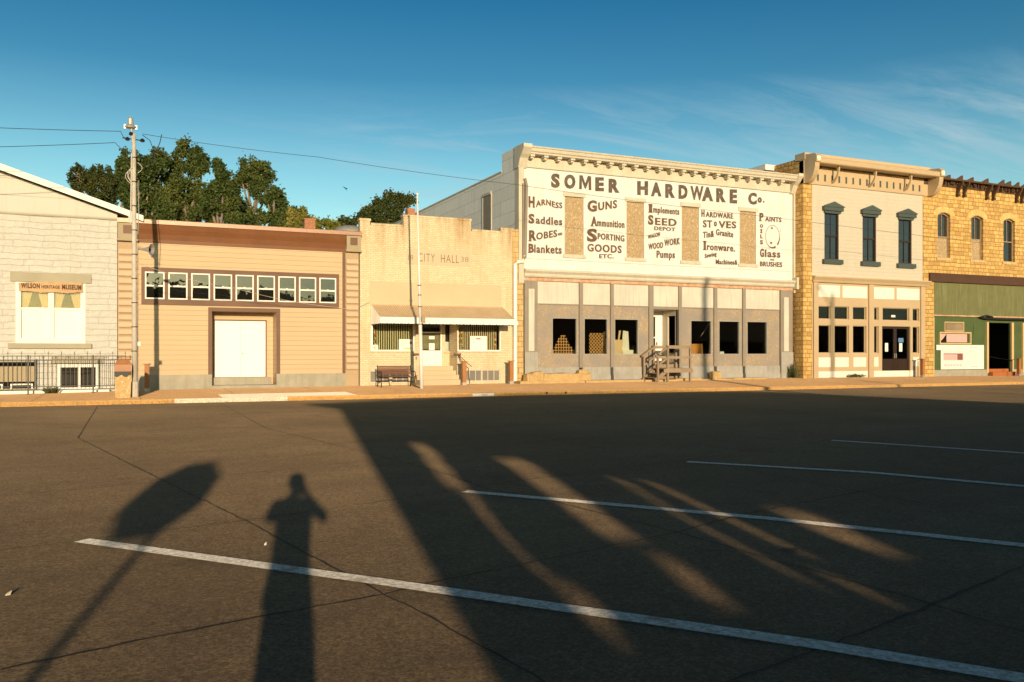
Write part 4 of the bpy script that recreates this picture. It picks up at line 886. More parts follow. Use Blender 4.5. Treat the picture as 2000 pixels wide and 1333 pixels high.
for a, b_, c, d in uo:
    mb = frame(MB(), a, b_, c, d, YF+.06, YF+.18, .07); zm = (c+d)/2+.02; mb.box(a+.07, b_-.07, YF+.08, YF+.16, zm-.04, zm+.04); wn = mb.build('window', M['darkdoor'], tb)
    pane(a+.07, b_-.07, zm+.04, d-.07, YF+.12, M['mirror'], wn); pane(a+.07, b_-.07, c+.07, zm-.04, YF+.14, M['mirror'], wn)
    MB().box((a+b_)/2-.012, (a+b_)/2+.012, YF+.10, YF+.135, c+.07, d-.07).build('glazing_bar', M['darkdoor'], wn)
    hz = d+.0; mb = MB(); e = .17; mb.xz([(a-e,hz+.08),(b_+e,hz+.08),(b_+e,hz+.30),((a+b_)/2,hz+.52),(a-e,hz+.30)], YF-.16, YF+.03); mb.xz([(a-e-.04,hz+.27),(b_+e+.04,hz+.27),(b_+e+.04,hz+.32),((a+b_)/2,hz+.56),(a-e-.04,hz+.32)], YF-.20, YF-.16); mb.box(a-.06, b_+.06, YF-.06, YF+.03, hz-.05, hz+.08); mb.build('window_hood', M['slate'], wn)
    MB().box(a-e, b_+e, YF-.14, YF+.03, c-.24, c-.0).build('sill', M['slate'], wn)
# cornice
ca, cb_ = XP(1590,YF-.6), XP(1833,YF-.6); ca = t0+.12
mb = MB(); mb.box(t0-.0, f1+.45, YF-.05, YF+.3, zpw1, ztp-.35); mb.box(t0-.02, f1+.45, YF-.12, YF+.6, ztp-.35, ztp); mb.build('frieze', M['shoptan'], tb)
mb = MB(); pf = [(-.10,ztp-.62),(-.78,ztp-.66),(-.84,ztp-.62),(-.86,ztp-.40),(-.80,ztp-.36),(-.12,ztp-.22)]
mb.prism([(0,YF+a,z) for a,z in pf], (t0+.14,0,0), (f1+.42,0,0)); mb.build('cornice', M['shoptan'], tb)
for xa in (t0+.02, f1+.30):
    mb = MB(); arc = [(YF-.10-.72*math.sin(t), zpw1-.02+(ztp-.62-zpw1)*(1-math.cos(t))) for t in np.linspace(0, math.pi/2, 8)]
    mb.prism([(0,YF-.05,zpw1-.02)]+[(0,y,z) for y,z in arc]+[(0,YF-.92,ztp-.62),(0,YF-.92,ztp-.30),(0,YF-.80,ztp-.18),(0,YF-.05,ztp-.1)], (xa,0,0), (xa+.30,0,0)); br = mb.build('end_bracket', M['shoptan'], tb)
    MB().lathe((xa+.15, YF-.92, ztp-.44), [(.13,0),(.13,.02),(.10,.03),(.05,.03),(.04,.05),(.01,.05)], 18, (0,-1,0)).build('roundel', M['shopcream'], br)
for px in (1638, 1710, 1779):
    x = XP(px-8,YF-.3); mb = MB(); arc = [(YF-.06-.55*math.sin(t), zpw1+.12+(ztp-.66-zpw1-.12)*(1-math.cos(t))) for t in np.linspace(0, math.pi/2, 7)]
    mb.prism([(0,y,z) for y,z in arc]+[(0,YF-.61,ztp-.62),(0,YF-.42,ztp-.62)]+[(0,y+.10*(1-i/7),z+.10) for i,(y,z) in list(enumerate(arc))[::-1][2:]], (x,0,0), (x+.08,0,0)); mb.build('bracket', M['shoptan'], tb)
zz0, zz1 = zpw1+.20, zpw1+.55
for i in range(16):
    x = f0+.1+(f1-f0-.2)*(i+.5)/16; MB().box(x-.06, x+.06, YF-.058, YF-.045, zz0, zz1).build('frieze_slot', M['slate'], tb)
MB().prism([(0,YF+.05,zc0),(0,YF-.10,zc0),(0,YF-.14,zc0+.10),(0,YF-.26,zpw0-.06),(0,YF-.26,zpw0),(0,YF+.05,zpw0+.03)], (f0-.02,0,0), (f1+.35,0,0)).build('shop_cornice', M['shoptan'], tb)
# storefront grid
Yq = YF+.06; zbase = zb(XP(1700,YF)); rows = dict(sign=(ZF((1620,557.5),(1775,564)), ZF((1620,580),(1775,586.5))), up=(ZF((1611,598),(1790,603)), ZF((1611,623.5),(1790,627))), lo=(ZF((1611,636),(1790,638)), ZF((1611,690),(1790,690))), bulk=(ZF((1611,698.7),(1790,698)), ZF((1611,717),(1700,717))), skirt=(ZF((1611,726),(1700,725)), ZF((1611,735),(1790,733))))
cu_ = [(1598,1624.6),(1631.7,1660),(1667.6,1694),(1707.6,1718),(1725.7,1778),(1784.4,1797)]
holes = []; sp = lambda c: (XP(c[0],YF), XP(c[1],YF))
for i, c in enumerate(cu_):
    a, b_ = sp(c); holes.append((a, b_, rows['up'][1], rows['up'][0]))
    if i == 4: da, db = XP(1724.6,YF), XP(1779.7,YF); holes.append((da, db, zbase+.10, rows['lo'][0]))
    else: holes.append((a, b_, rows['lo'][1], rows['lo'][0]))
MB().wall(f0, f1, -.1, zc0, Yq, .16, holes).build('shop_front', M['shoptan'], tb)
for a, b_ in ((1589,1598),(1697,1706.5),(1798.5,1806)): 
    A, B = XP(a,YF), XP(b_,YF); MB().box(A, B, YF-.03, YF+.06, -.1, zc0).build('pilaster', M['shoptan'], tb)
for a, b_ in ((1598.6,1642),(1647,1695),(1707,1748),(1753,1797)): MB().box(XP(a,YF), XP(b_,YF), Yq-.012, Yq, rows['sign'][1], rows['sign'][0]).build('sign_panel', M['shopcream'], tb)
for i, c in enumerate(cu_):
    a, b_ = sp(c); f_ = frame(MB(), a, b_, rows['up'][1], rows['up'][0], Yq+.10, Yq+.15, .03).build('transom_window', M['shoptan'], tb); pane(a+.03, b_-.03, rows['up'][1]+.03, rows['up'][0]-.03, Yq+.12, M['clear'], f_)
    if i == 4: continue
    f_ = frame(MB(), a, b_, rows['lo'][1], rows['lo'][0], Yq+.10, Yq+.15, .03).build('shop_window', M['shoptan'], tb); pane(a+.03, b_-.03, rows['lo'][1]+.03, rows['lo'][0]-.03, Yq+.12, M['clear'], f_)
    MB().box(a+.03, b_-.03, Yq-.01, Yq, rows['bulk'][1], rows['bulk'][0]).build('bulkhead_panel', M['shopcream'], tb)
for a, b_ in ((1598.6,1696),(1708,1790)): MB().box(XP(a,YF), XP(b_,YF), Yq-.012, Yq, zbase-.02, rows['skirt'][0]).build('skirting', M['shopcream'], tb)
xm = (da+db)/2; zd0 = zbase+.10; zd1 = rows['lo'][0]
for a, b_ in ((da+.02, xm-.005), (xm+.005, db-.02)):
    zm = zd0+.85; mb = frame(MB(), a, b_, zd0, zd1-.02, Yq+.08, Yq+.13, .11); mb.box(a+.11, b_-.11, Yq+.095, Yq+.12, zd0+.11, zm); mb.box(a+.2, b_-.2, Yq+.085, Yq+.095, zd0+.22, zm-.12)
    dd = mb.build('door', M['darkdoor'], tb); pane(a+.11, b_-.11, zm, zd1-.13, Yq+.105, M['clear'], dd); MB().box(b_-.07 if a < xm-.1 else a+.04, b_-.04 if a < xm-.1 else a+.07, Yq+.04, Yq+.08, zd0+.9, zd0+1.15).build('handle', M['galv'], dd)
    x = a+.28 if a < xm-.1 else a+.30; q = MB().box(x, x+.23, Yq+.075, Yq+.079, zd0+1.25, zd0+1.72).build('notice', M['poster'], dd)
    if a > xm-.1: MB().box(x-.07, x+.32, Yq+.075, Yq+.079, zd0+1.76, zd0+2.0).build('notice', M['blue'], dd)
room(tb, t0+.65, f1-.35, Yq+.2, Yq+4.5, zbase, zc0, flat('dim olive interior', (.10,.085,.04), .9), M['wood'])
x = XP(1744,Yq); MB().box(x, x+.3, Yq+.11, Yq+.115, rows['up'][1]+.18, rows['up'][1]+.30).build('small_plate', M['poster'], tb)

# ================================================================ GOLDEN STONE BUILDING WITH GREEN FRONT (right edge)
M['greenup'] = paint('faded green boards', (.155,.15,.055), (.115,.12,.042), .75, vs=2, streak=.6, dirt=(.30,.31,.15))
M['greenlo'] = paint('green boards', (.075,.11,.03), (.05,.08,.02), .7, vs=2, streak=.3)
M['beam'] = paint('dark brown beam', (.085,.035,.016), (.06,.025,.012), .6)
M['rotwood'] = paint('dark rotten cornice wood', (.10,.05,.022), (.05,.025,.012), .85, vs=6, bs=60, bstr=.5)
M['trimtan'] = paint('pale wooden trim', (.62,.44,.20), (.54,.37,.17))
M['steporange'] = paint('orange painted step', (.42,.13,.03), (.33,.10,.025))
S0, S1 = f1, XP(2000,YF)+9
sb = thing('golden_stone_building', 'golden limestone building with arched windows and a green boarded shop front at the right edge', 'building', (S0, YF, zb(S0)))
sz1 = ZF((1827,364),(2000,385)); sz0 = ZF((1814,533),(2000,543)); bz0 = ZF((1813,550),(2000,559.5))
aw_ = [(1831.6,1856,415.4,503),(1897,1920,421.8,508.6),(1960,1982.6,428,512.6)]
az1 = mean(*[ZP((a+b_)/2,c,YF) for a,b_,c,d in aw_]); az0 = mean(*[ZP((a+b_)/2,d,YF) for a,b_,c,d in aw_]); wA = mean(*[XP(b_,YF)-XP(a,YF) for a,b_,c,d in aw_])
ao = [(XP(a,YF), XP(a,YF)+wA, az0, az1) for a,b_,c,d in aw_]; ao += [(ao[2][0]+2.9*(k+1), ao[2][0]+2.9*(k+1)+wA, az0, az1) for k in range(2)]
MB().wall(S0, S1, sz0, sz1+.25, YF, .35, ao).build('upper_wall', M['goldstone'], sb)
MB().box(S0, XP(1824,YF), YF, YF+.35, -.1, sz0).build('stone_pier', M['goldstone'], sb)
M['voussoir'] = masonry('arch stones', (.76,.52,.21), (.66,.42,.15), (.50,.32,.12), .14, .9, .008, rock=.1)
for k, (a, b_, c, d) in enumerate(ao):
    m_ = (a+b_)/2; rise = .17; N_ = 10; R = ((b_-a)/2)
    arc = [(a+(b_-a)*i/N_, d-rise+rise*math.sin(math.pi*i/N_)**.8) for i in range(N_+1)]
    mb = MB()
    for (xa, za_), (xb, zb2) in zip(arc[:-1], arc[1:]): mb.xz([(xa,za_),(xb,zb2),(xb,d+.001),(xa,d+.001)], YF+.004, YF+.34)
    sp_ = mb.build('arch_infill', M['goldstone'], sb)
    mb = MB(); o_ = lambda t, r_: (m_+(R+r_)*math.cos(t), d-rise+(rise+r_)*math.sin(t))
    for i in range(9):
        ta_, tb_ = math.pi*i/9, math.pi*(i+1)/9-.02; mb.xz([o_(ta_,.02), o_(ta_,.36), o_(tb_,.36), o_(tb_,.02)], YF-.02, YF+.003)
    mb.build('stone_arch', M['voussoir'], sb)
    mb = MB(); mb.box(a, a+.05, YF+.14, YF+.26, c, d-rise); mb.box(b_-.05, b_, YF+.14, YF+.26, c, d-rise); mb.box(a+.05, b_-.05, YF+.14, YF+.26, c, c+.06); zm = c+(d-c)*.47; mb.box(a+.05, b_-.05, YF+.16, YF+.24, zm-.03, zm+.03)
    mb.box(m_-.015, m_+.015, YF+.17, YF+.22, zm+.03, d-.08)
    for (xa, za_), (xb, zb2) in zip(arc[:-1], arc[1:]): mb.xz([(xa,za_-.07),(xb,zb2-.07),(xb,zb2),(xa,za_)], YF+.14, YF+.26)
    wn = mb.build('arched_window', M['wood'], sb)
    pane(a+.05, b_-.05, zm+.03, d, YF+.21, M['mirror' if k == 2 else 'dullglass'], wn)
    if k == 0: pane(a+.05, a+.30, c+.06, zm-.03, YF+.21, M['grey'], wn); MB().box(a+.30, b_-.05, YF+.19, YF+.22, c+.06, zm-.03).build('board', M['osb'], wn)
    elif k == 1: MB().box(a+.05, b_-.05, YF+.19, YF+.22, c+.06, zm-.03).build('board', M['osb'], wn)
    else: pane(a+.05, b_-.05, c+.06, zm-.03, YF+.21, M['mirror'], wn)
    MB().box(a-.12, b_+.14, YF-.06, YF+.13, c-.16, c).build('sill', M['yellowstone'], wn)
# cornice
x0 = XP(1836,YF-.4); zct = ZF((1836,347),(2000,368), YF-.4)
MB().box(S0+.0, S1, YF-.06, YF+.35, sz1+.05, zct-.06).build('cornice_board', M['rotwood'], sb)
MB().box(S0+.45, S1, YF-.48, YF+.3, zct-.06, zct+.03).build('cornice_shelf', M['rotwood'], sb)
mb = MB(); x = S0+.5
while x < S1-.1:
    h_ = random.uniform(.10,.26); MB().box(x, x+random.uniform(.05,.09), YF-.12-random.random()*.15, YF-.061, zct-.06-h_, zct-.061).build('cornice_slat', M['rotwood'], sb); x += random.uniform(.11,.17)
pass
for px in (1826, 1874, 1886.5, 1931, 1943.5, 1989, 1999):
    x = XP(px,YF-.2); mb = MB().prism([(0,YF-.06,zct-.75),(0,YF-.14,zct-.75),(0,YF-.2,zct-.55),(0,YF-.44,zct-.16),(0,YF-.46,zct-.06),(0,YF-.06,zct-.06)], (x-.05,0,0), (x+.06,0,0)); mb.box(x-.07, x+.08, YF-.2, YF-.05, zct-.85, zct-.72); mb.build('bracket', M['rotwood'], sb)
for px in (1848, 1872, 1893, 1922, 1953, 1966, 1982, 1995):
    x = XP(px,YF); l_ = random.uniform(.5,.8); hh = random.uniform(.14,.24); mb = MB().prism([(x-l_,YF-.3,zct+.03),(x,YF-.3,zct+.03),(x,YF-.3,zct+.03+hh+.08),(x-.06,YF-.3,zct+.03+hh+.1)], (0,0,0), (0,.07,0)); mb.build('broken_rafter', M['rotwood'], sb)
MB().box(XP(1813.5,YF), S1, YF-.12, YF+.0, bz0, sz0).build('beam', M['beam'], sb)
# green boarded front
ga = XP(1824,YF); zgu = ZF((1824,617),(2000,620)); MB().box(ga, S1, YF+.05, YF+.15, zgu, bz0).build('green_boards', M['greenup'], sb)
gd0, gd1 = XP(1932,YF), XP(1977,YF); gdz = ZP(1955,631,YF); wa0, wa1, waz0, waz1 = XP(1841,YF), XP(1895,YF), ZP(1868,669,YF), ZP(1868,652,YF)
MB().wall(ga+.02, S1, zb(S0)+.1, zgu, YF+.12, .1, [(gd0,gd1,-1,gdz),(wa0,wa1,waz0,waz1)]).build('green_wall', M['greenlo'], sb)
mb = MB().box(ga, gd0-.05, YF+.05, YF+.13, -.1, ZP(1868,723,YF)); mb.box(gd1+.05, S1, YF+.05, YF+.13, -.1, ZP(1868,723,YF)); mb.build('base', M['found'], sb)
MB().box(ga, S1, YF+.03, YF+.05, zgu-.03, zgu+.04).build('joint_strip', M['rust'], sb)
mb = MB(); mb.tube([(XP(1915,YF),YF-.05,zgu-.06),(XP(1925,YF),YF-.08,zgu-.12),(XP(1950,YF),YF-.08,zgu-.14),(S1,YF-.08,zgu-.16)], .06, 8); mb.tube([(XP(1912,YF),YF-.02,zgu-.05),(XP(1924,YF),YF-.1,zgu+.05),(XP(1937,YF),YF-.05,zgu-.02)], .05, 6); mb.build('rolled_awning', M['iron'], sb)
for a, b_ in ((ga, ga+.07), (XP(1928.6,YF), gd0), (gd1, XP(1981,YF)), (XP(1998.5,YF), XP(2002,YF))): MB().box(a, b_, YF+.02, YF+.12, zb(S0)+.1, gdz+.03 if a > ga+.1 else zgu-.1).build('trim_post', M['trimtan'], sb)
mb = frame(MB(), XP(1847,YF), XP(1885,YF), ZP(1866,648,YF), ZP(1866,629,YF), YF+.06, YF+.12, .05); vf_ = mb.build('vent', M['trimtan'], sb); mb = MB()
for i in range(6): z = ZP(1866,647,YF)+i*.075; mb.prism([(0,YF+.08,z),(0,YF+.11,z+.07),(0,YF+.115,z+.07),(0,YF+.09,z)], (XP(1848.5,YF)+.1,0,0), (XP(1884,YF),0,0))
mb.build('louvres', M['wood'], vf_)
mb = frame(MB(), XP(1837,YF), XP(1898.6,YF), ZP(1868,673,YF), ZP(1868,649,YF), YF+.04, YF+.12, .07); wf_ = mb.build('window', M['trimtan'], sb)
MB().box(wa0, wa1, YF+.2, YF+.22, waz0, waz1).build('plywood', M['pink'], wf_); mb = MB(); mb.xz([(wa0+.0,waz0),(wa0+.55,waz0),(wa0+.55,waz1-.02),(wa0+.3,waz0+.22)], YF+.19, YF+.199); mb.build('gap', M['dark'], wf_)
MB().box(XP(1904.6,YF), XP(1927,YF), YF+.10, YF+.12, ZP(1915,653,YF), ZP(1915,630,YF)).build('patch_board', M['greenlo'], sb)
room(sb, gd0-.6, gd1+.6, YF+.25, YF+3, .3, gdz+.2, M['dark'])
for i in range(2): MB().box(gd0-.02*i, gd1-.25+.27*i, YF-.05-.3*i+.1, YF+.3 if i == 0 else YF+.04, -.1, zb(S0)+.34-.17*i).build('step', M['steporange'], sb)
body(sb, S0+.02, S1, YF+.35, YF+24, zct-.4, M['roughstone'])
# building notice board
x0, z0 = P(1837,722,YF+.1); x1, z1 = P(1921,674.5,YF+.1); mb = MB().box(x0, x1, YF+.075, YF+.10, z0, z1); mb.box(XP(1828.5,YF+.1), x0, YF+.08, YF+.10, ZP(1833,684,YF+.1), z1)
pb = mb.build('project_poster', M['poster']); recenter(pb, (x0, YF+.1, z0)); tag(pb, 'white poster with a faded reddish picture of a shop front fixed to the green boards', 'poster')
W_, H_ = x1-x0, z1-z0; yy = YF+.072
MB().box(x0+.02*W_, x0+.54*W_, yy, yy+.003, z0+.05*H_, z0+.95*H_).build('picture_ground', paint('pale lilac print', (.66,.60,.58), (.72,.68,.64)), pb)
mb = MB().box(x0+.06*W_, x0+.36*W_, yy-.003, yy, z0+.38*H_, z0+.62*H_); mb.build('picture', M['pink'], pb); mb = MB(); mb.box(x0+.37*W_, x0+.50*W_, yy-.003, yy, z0+.38*H_, z0+.62*H_)
mb.box(x0+.06*W_, x0+.50*W_, yy-.0035, yy, z0+.62*H_, z0+.65*H_); mb.build('picture', flat('dark red print', (.25,.08,.06), .6), pb)
mb = MB()
for i in range(6): mb.box(x0+(.09+.045*i)*W_, x0+(.105+.045*i)*W_, yy-.006, yy-.003, z0+.50*H_, z0+.57*H_); mb.box(x0+(.08+.07*i)*W_, x0+(.12+.07*i)*W_, yy-.003, yy, z0+.14*H_, z0+.20*H_)
for i in range(7): mb.box(x0+.60*W_, x0+(.80+.05*(i % 3))*W_, yy, yy+.003, z0+(.25+.08*i)*H_, z0+(.265+.08*i)*H_)
mb.box(x0+.70*W_, x0+.86*W_, yy, yy+.003, z0+.10*H_, z0+.13*H_); mb.box(x0+.66*W_, x0+.84*W_, yy, yy+.003, z0+.90*H_, z0+.93*H_); mb.build('print_lines', M['grey'], pb)

# ================================================================ STREET OBJECTS
M['polewhite'] = paint('weathered pale pole', (.56,.52,.45), (.42,.37,.30), .7, vs=3, bs=40, bstr=.3)
M['flagwhite'] = paint('white flagpole paint', (.80,.77,.72), (.70,.66,.60), .4)
M['wire'] = flat('wire', (.03,.03,.035), .6)
M['aggregate'] = osb('pebble aggregate', (.56,.36,.16), (.44,.27,.11), (.70,.52,.30))
M['binlid'] = paint('brown bin hood', (.36,.15,.05), (.28,.11,.04), .5)
M['bag'] = flat('black bin liner', (.012,.01,.009), .55)
M['bench'] = paint('brown bench slats', (.16,.055,.02), (.11,.04,.016), .5)

# utility pole
xp_, yp_ = XP(263.5, 31.0), 31.0; zp0 = zg(xp_, yp_); ztp_ = ZP(262, 262, yp_)
up = thing('utility_pole', 'tall pale wooden utility pole standing on the sidewalk beside the tan hall', 'utility pole', (xp_, yp_, zp0))
MB().tube([(xp_,yp_,zp0-.1),(xp_-.02,yp_,zp0+4),(xp_-.03,yp_,ztp_)], .095, 14, .062).build('pole', M['polewhite'], up, True)
MB().tube([(xp_,yp_,zp0),(xp_,yp_,zp0+.5)], .115, 8).build('base_sleeve', M['polewhite'], up)
mb = MB(); mb.tube([(xp_-.13,yp_-.04,ZP(258,438,yp_)),(xp_-.10,yp_-.04,ZP(258,300,yp_))], .022, 6); mb.box(xp_-.2, xp_-.07, yp_-.08, yp_+.02, ZP(258,436,yp_), ZP(258,424,yp_)); mb.build('conduit', M['polewhite'], up)
mb = MB()
for i, z in enumerate(np.linspace(zp0+1.5, ztp_-.8, 9)): MB().lathe((xp_-.015,yp_,z), [(.098-.003*i,0),(.102-.003*i,.0),(.102-.003*i,.03),(.09,.03)], 14).build('strap_band', M['iron'], up)

x, z = P(255, 247, yp_); mb = MB().lathe((x, yp_, z-.06), [(.02,-.02),(.17,0),(.19,.05),(.10,.10),(.09,.12),(.085,.30),(.05,.33),(.03,.38),(.01,.38)], 14); mb.box(x-.2, x-.14, yp_-.04, yp_+.04, z-.1, z+.04); mb.box(x+.13, x+.2, yp_-.04, yp_+.04, z-.1, z+.04); mb.tube([(x+.03,yp_,z-.05),(xp_-.06,yp_-.02,ztp_-.3)], .035, 8)
mb.build('photocell_lamp', M['galv'], up)
zi_ = ZP(262, 272, yp_); mb = MB(); mb.tube([(XP(239,yp_),yp_-.02,zi_),(XP(283,yp_),yp_-.02,ZP(283,276,yp_))], .018, 6)
mb.build('cross_bar', M['iron'], up)
for px, py in ((249,272),(278,275),(256,262)):
    x, z = P(px, py, yp_); MB().lathe((x, yp_-.03, z-.06), [(.03,0),(.075,.02),(.055,.05),(.075,.07),(.05,.10),(.02,.12)], 12).build('insulator', M['iron'], up)
mb = MB()
for k, (a, r_) in enumerate((( .0,.30),(.05,.42),(.02,.22))): mb.tube([(xp_-.08-r_*.5*math.sin(t), yp_-.08, ztp_-1.1-.55*(t/3.14)-a) for t in np.linspace(0, math.pi, 10)], .010, 5)
mb.tube([(xp_+.08+.14*math.sin(t), yp_-.08, ztp_-.95-.35*(t/3.14)) for t in np.linspace(0, math.pi, 8)], .012, 5); mb.build('loose_cable', M['polewhite'], up)
MB().tube([(xp_+.09,yp_,ztp_-1.6),(xp_+.12,yp_,ztp_-2.6),(xp_+.09,yp_,ztp_-3.3)], .014, 5).build('loose_cable', M['galv'], up)
MB().box(xp_+.08, xp_+.17, yp_-.06, yp_+.04, ZP(272,676,yp_), ZP(272,668,yp_)).build('small_box', M['whitewin'], up)
# horn
x, z = P(288, 489, yp_-.1); hs = thing('horn_speaker', 'small grey horn loudspeaker fixed to the utility pole', 'loudspeaker', (xp_+.05, yp_-.1, z))
ax = (.86, -.48, -.06); MB().lathe((xp_+.10, yp_-.04, z+.03), [(.03,0),(.035,.10),(.06,.26),(.10,.38),(.19,.46),(.20,.47),(.185,.46),(.09,.37),(.03,.30)], 20, ax).build('horn', M['galv'], hs, True)
A_ = Vector(ax).normalized(); c_ = Vector((xp_+.10, yp_-.04, z+.03))+A_*.36; MB().lathe(tuple(c_), [(.01,-.05),(.05,-.03),(.05,.05),(.01,.07)], 12, ax).build('driver', M['iron'], hs, True)
MB().tube([(xp_+.02,yp_-.03,z+.09),(xp_+.2,yp_-.08,z+.10)], .018, 6).build('bracket', M['galv'], hs)

# wires
def wire(pts, r, label, base=None, sag=0.):
    P3 = [Vector(p) for p in pts]; L = []
    for a, b_ in zip(P3[:-1], P3[1:]):
        for k in range(14): t = k/14; q = a.lerp(b_, t); q.z -= sag*4*t*(1-t); L.append(tuple(q))
    L.append(tuple(P3[-1])); o = MB().tube(L, r, 5).build('overhead_wire', M['wire']); recenter(o, pts[0]); return tag(o, label, 'wire', None)
W3 = lambda px, py, Y=31.0: (XP(px,Y), Y, ZP(px,py,Y))
wire([W3(-300,236), W3(236,257), W3(243,269), W3(249,272)], .010, 'upper overhead wire running from the utility pole to the left edge', sag=.04)
wire([W3(-300,291), W3(225,279), W3(250,298), W3(257,301)], .010, 'lower overhead wire running from the utility pole to the left edge', sag=.05)
wire([W3(278,262), W3(620,307), W3(1008,361), W3(1500,424), W3(2250,512)], .008, 'long overhead wire sloping from the utility pole across the sky to the hardware store', sag=.05)
wire([W3(278,264), W3(293,275), W3(302,300), W3(300,322)], .012, 'short dark drop wire hanging just right of the pole top', sag=0)
wire([W3(316,263), W3(312,280), W3(303,300)], .014, 'short wire with a dark splice hanging below the long overhead wire', sag=0)
a_ = W3(268,514); xg, zg_2 = P(658, 601, YW-.08); wire([a_, (XP(450,33),33,ZP(450,561,33)), (xg, YW-.08, zg_2)], .008, 'thin pale service wire from the pole drooping across the nine small windows', sag=.10)
wire([(xg, YW-.08, zg_2), (XP(690,YW-.1),YW-.1,ZP(690,603,YW-.1)), (XP(722,YW-.1),YW-.1,ZP(722,590,YW-.1))], .008, 'short service wire end running along the tan wall to the city hall', sag=.03)
for o in list(C.objects):
    if o.name.startswith('overhead_wire') and 'service' in o.get('label',''): o.data.materials[0] = M['polewhite']

# litter bin
Yb = 30.6; xb0, xb1 = XP(224,Yb), XP(256,Yb); xm = (xb0+xb1)/2; z0 = zg(xm,Yb); hw_ = (xb1-xb0)/2
lb = thing('litter_bin', 'square pebble litter bin with brown hood and black liner beside the utility pole', 'litter bin', (xm, Yb+.25, z0))
def taper(mb, x, y, z0, z1, a, b_): n = len(mb.v); mb.v += [(x+sx*a, y+sy*a, z0) for sx, sy in ((-1,-1),(1,-1),(1,1),(-1,1))]+[(x+sx*b_, y+sy*b_, z1) for sx, sy in ((-1,-1),(1,-1),(1,1),(-1,1))]; mb.f += [tuple(n+i for i in q) for q in ((0,3,2,1),(4,5,6,7),(0,1,5,4),(1,2,6,5),(2,3,7,6),(3,0,4,7))]; return mb
taper(MB(), xm, Yb+.25, z0, z0+.78, hw_*.93, hw_*.98).build('body', M['aggregate'], lb)
bl = MB(); n = 28
for i in range(n):
    t0, t1 = i/n, (i+1)/n
    def q(t):
        s_ = t*4; k = int(s_) % 4; f = s_-int(s_); c = [(-1,-1),(1,-1),(1,1),(-1,1),(-1,-1)]; a, b_ = c[k], c[k+1]; return xm+(a[0]+(b_[0]-a[0])*f)*hw_*1.04, Yb+.25+(a[1]+(b_[1]-a[1])*f)*hw_*1.04
    (xa, ya), (xb_, yb_) = q(t0), q(t1); d0 = .10+.04*math.sin(i*1.7); d1 = .10+.04*math.sin((i+1)*1.7); bl.quad((xa,ya,z0+.86-d0-.05),(xb_,yb_,z0+.86-d1-.05),(xb_,yb_,z0+.87),(xa,ya,z0+.87))
bl.build('bin_liner', M['bag'], lb)
mb = taper(MB(), xm, Yb+.25, z0+.86, z0+1.08, hw_*1.06, hw_*1.02); taper(mb, xm, Yb+.25, z0+1.08, z0+1.24, hw_*1.02, hw_*.72); mb.box(xm-hw_*.75, xm+hw_*.75, Yb+.25-hw_*1.1, Yb+.25-hw_*1.0, z0+.90, z0+.94); lid = mb.build('hood', M['binlid'], lb)
MB().prism([(xm-.10,Yb+.25-hw_*1.0,z0+1.11),(xm+.10,Yb+.25-hw_*1.0,z0+1.11),(xm+.10,Yb+.25-hw_*.82,z0+1.20),(xm-.10,Yb+.25-hw_*.82,z0+1.20)], (0,-.02,0), (0,.0,0)).build('flap', M['postwood'], lid)

# short posts
posts = [(287,34.3,'left most short orange brown post, beside the bin and utility pole'), (906,34.3,'short orange brown post at the foot of the city hall steps'), (998,34.5,'short orange brown post beside the white downpipe'), (1802,33.9,'short orange brown post in front of the tan shop right pilaster'), (1990,33.9,'short orange brown post by the green doorway at the right edge')]
pp = None
for px, Y, lab in posts:
    x = XP(px, Y); z = zg(x, Y)
    if pp is None:
        pp = thing('short_post', lab, 'post', (x, Y, z), 'short square wooden posts along the walls')
        MB().box(x-.085, x+.085, Y-.085, Y+.085, z-.02, z+.98).build('post', M['postwood'], pp); MB().box(x-.14, x+.14, Y-.13, Y+.13, z+.98, z+1.01).build('cap', M['postwood'], pp); MB().box(x-.09,x+.09,Y-.09,Y+.09,z-.03,z+.10).build('foot', M['galv'], pp)
    else: dup(pp, (x, Y, z), lab)
x = XP(1977, 33.9); z = zg(x, 33.9); mb = MB(); mb.tube([(x,33.9,z),(x,33.9,z+.93)], .022, 6); mb.tube([(x,33.9,z+.93),(x+.2,33.9,z+.95)], .018, 6); mb.tube([(x,33.9,z+.9),(x-.1,34.6,z+1.0),(x-.6,35.4,z+1.2)], .018, 6)
solo(mb, 'step_handrail', M['iron'], 'thin black handrail beside the orange steps of the green doorway', 'handrail', (x, 33.9, z))
x = XP(1793, 33.9); z = zg(x, 33.9); solo(MB().tube([(x,33.9,z),(x,33.9,z+.85),(x-.04,33.9,z+.97),(x+.06,33.9,z+.97)], .022, 6), 'hitching_rail', M['iron'], 'thin black iron standpipe beside the short post in front of the tan shop', 'standpipe', (x, 33.9, z))

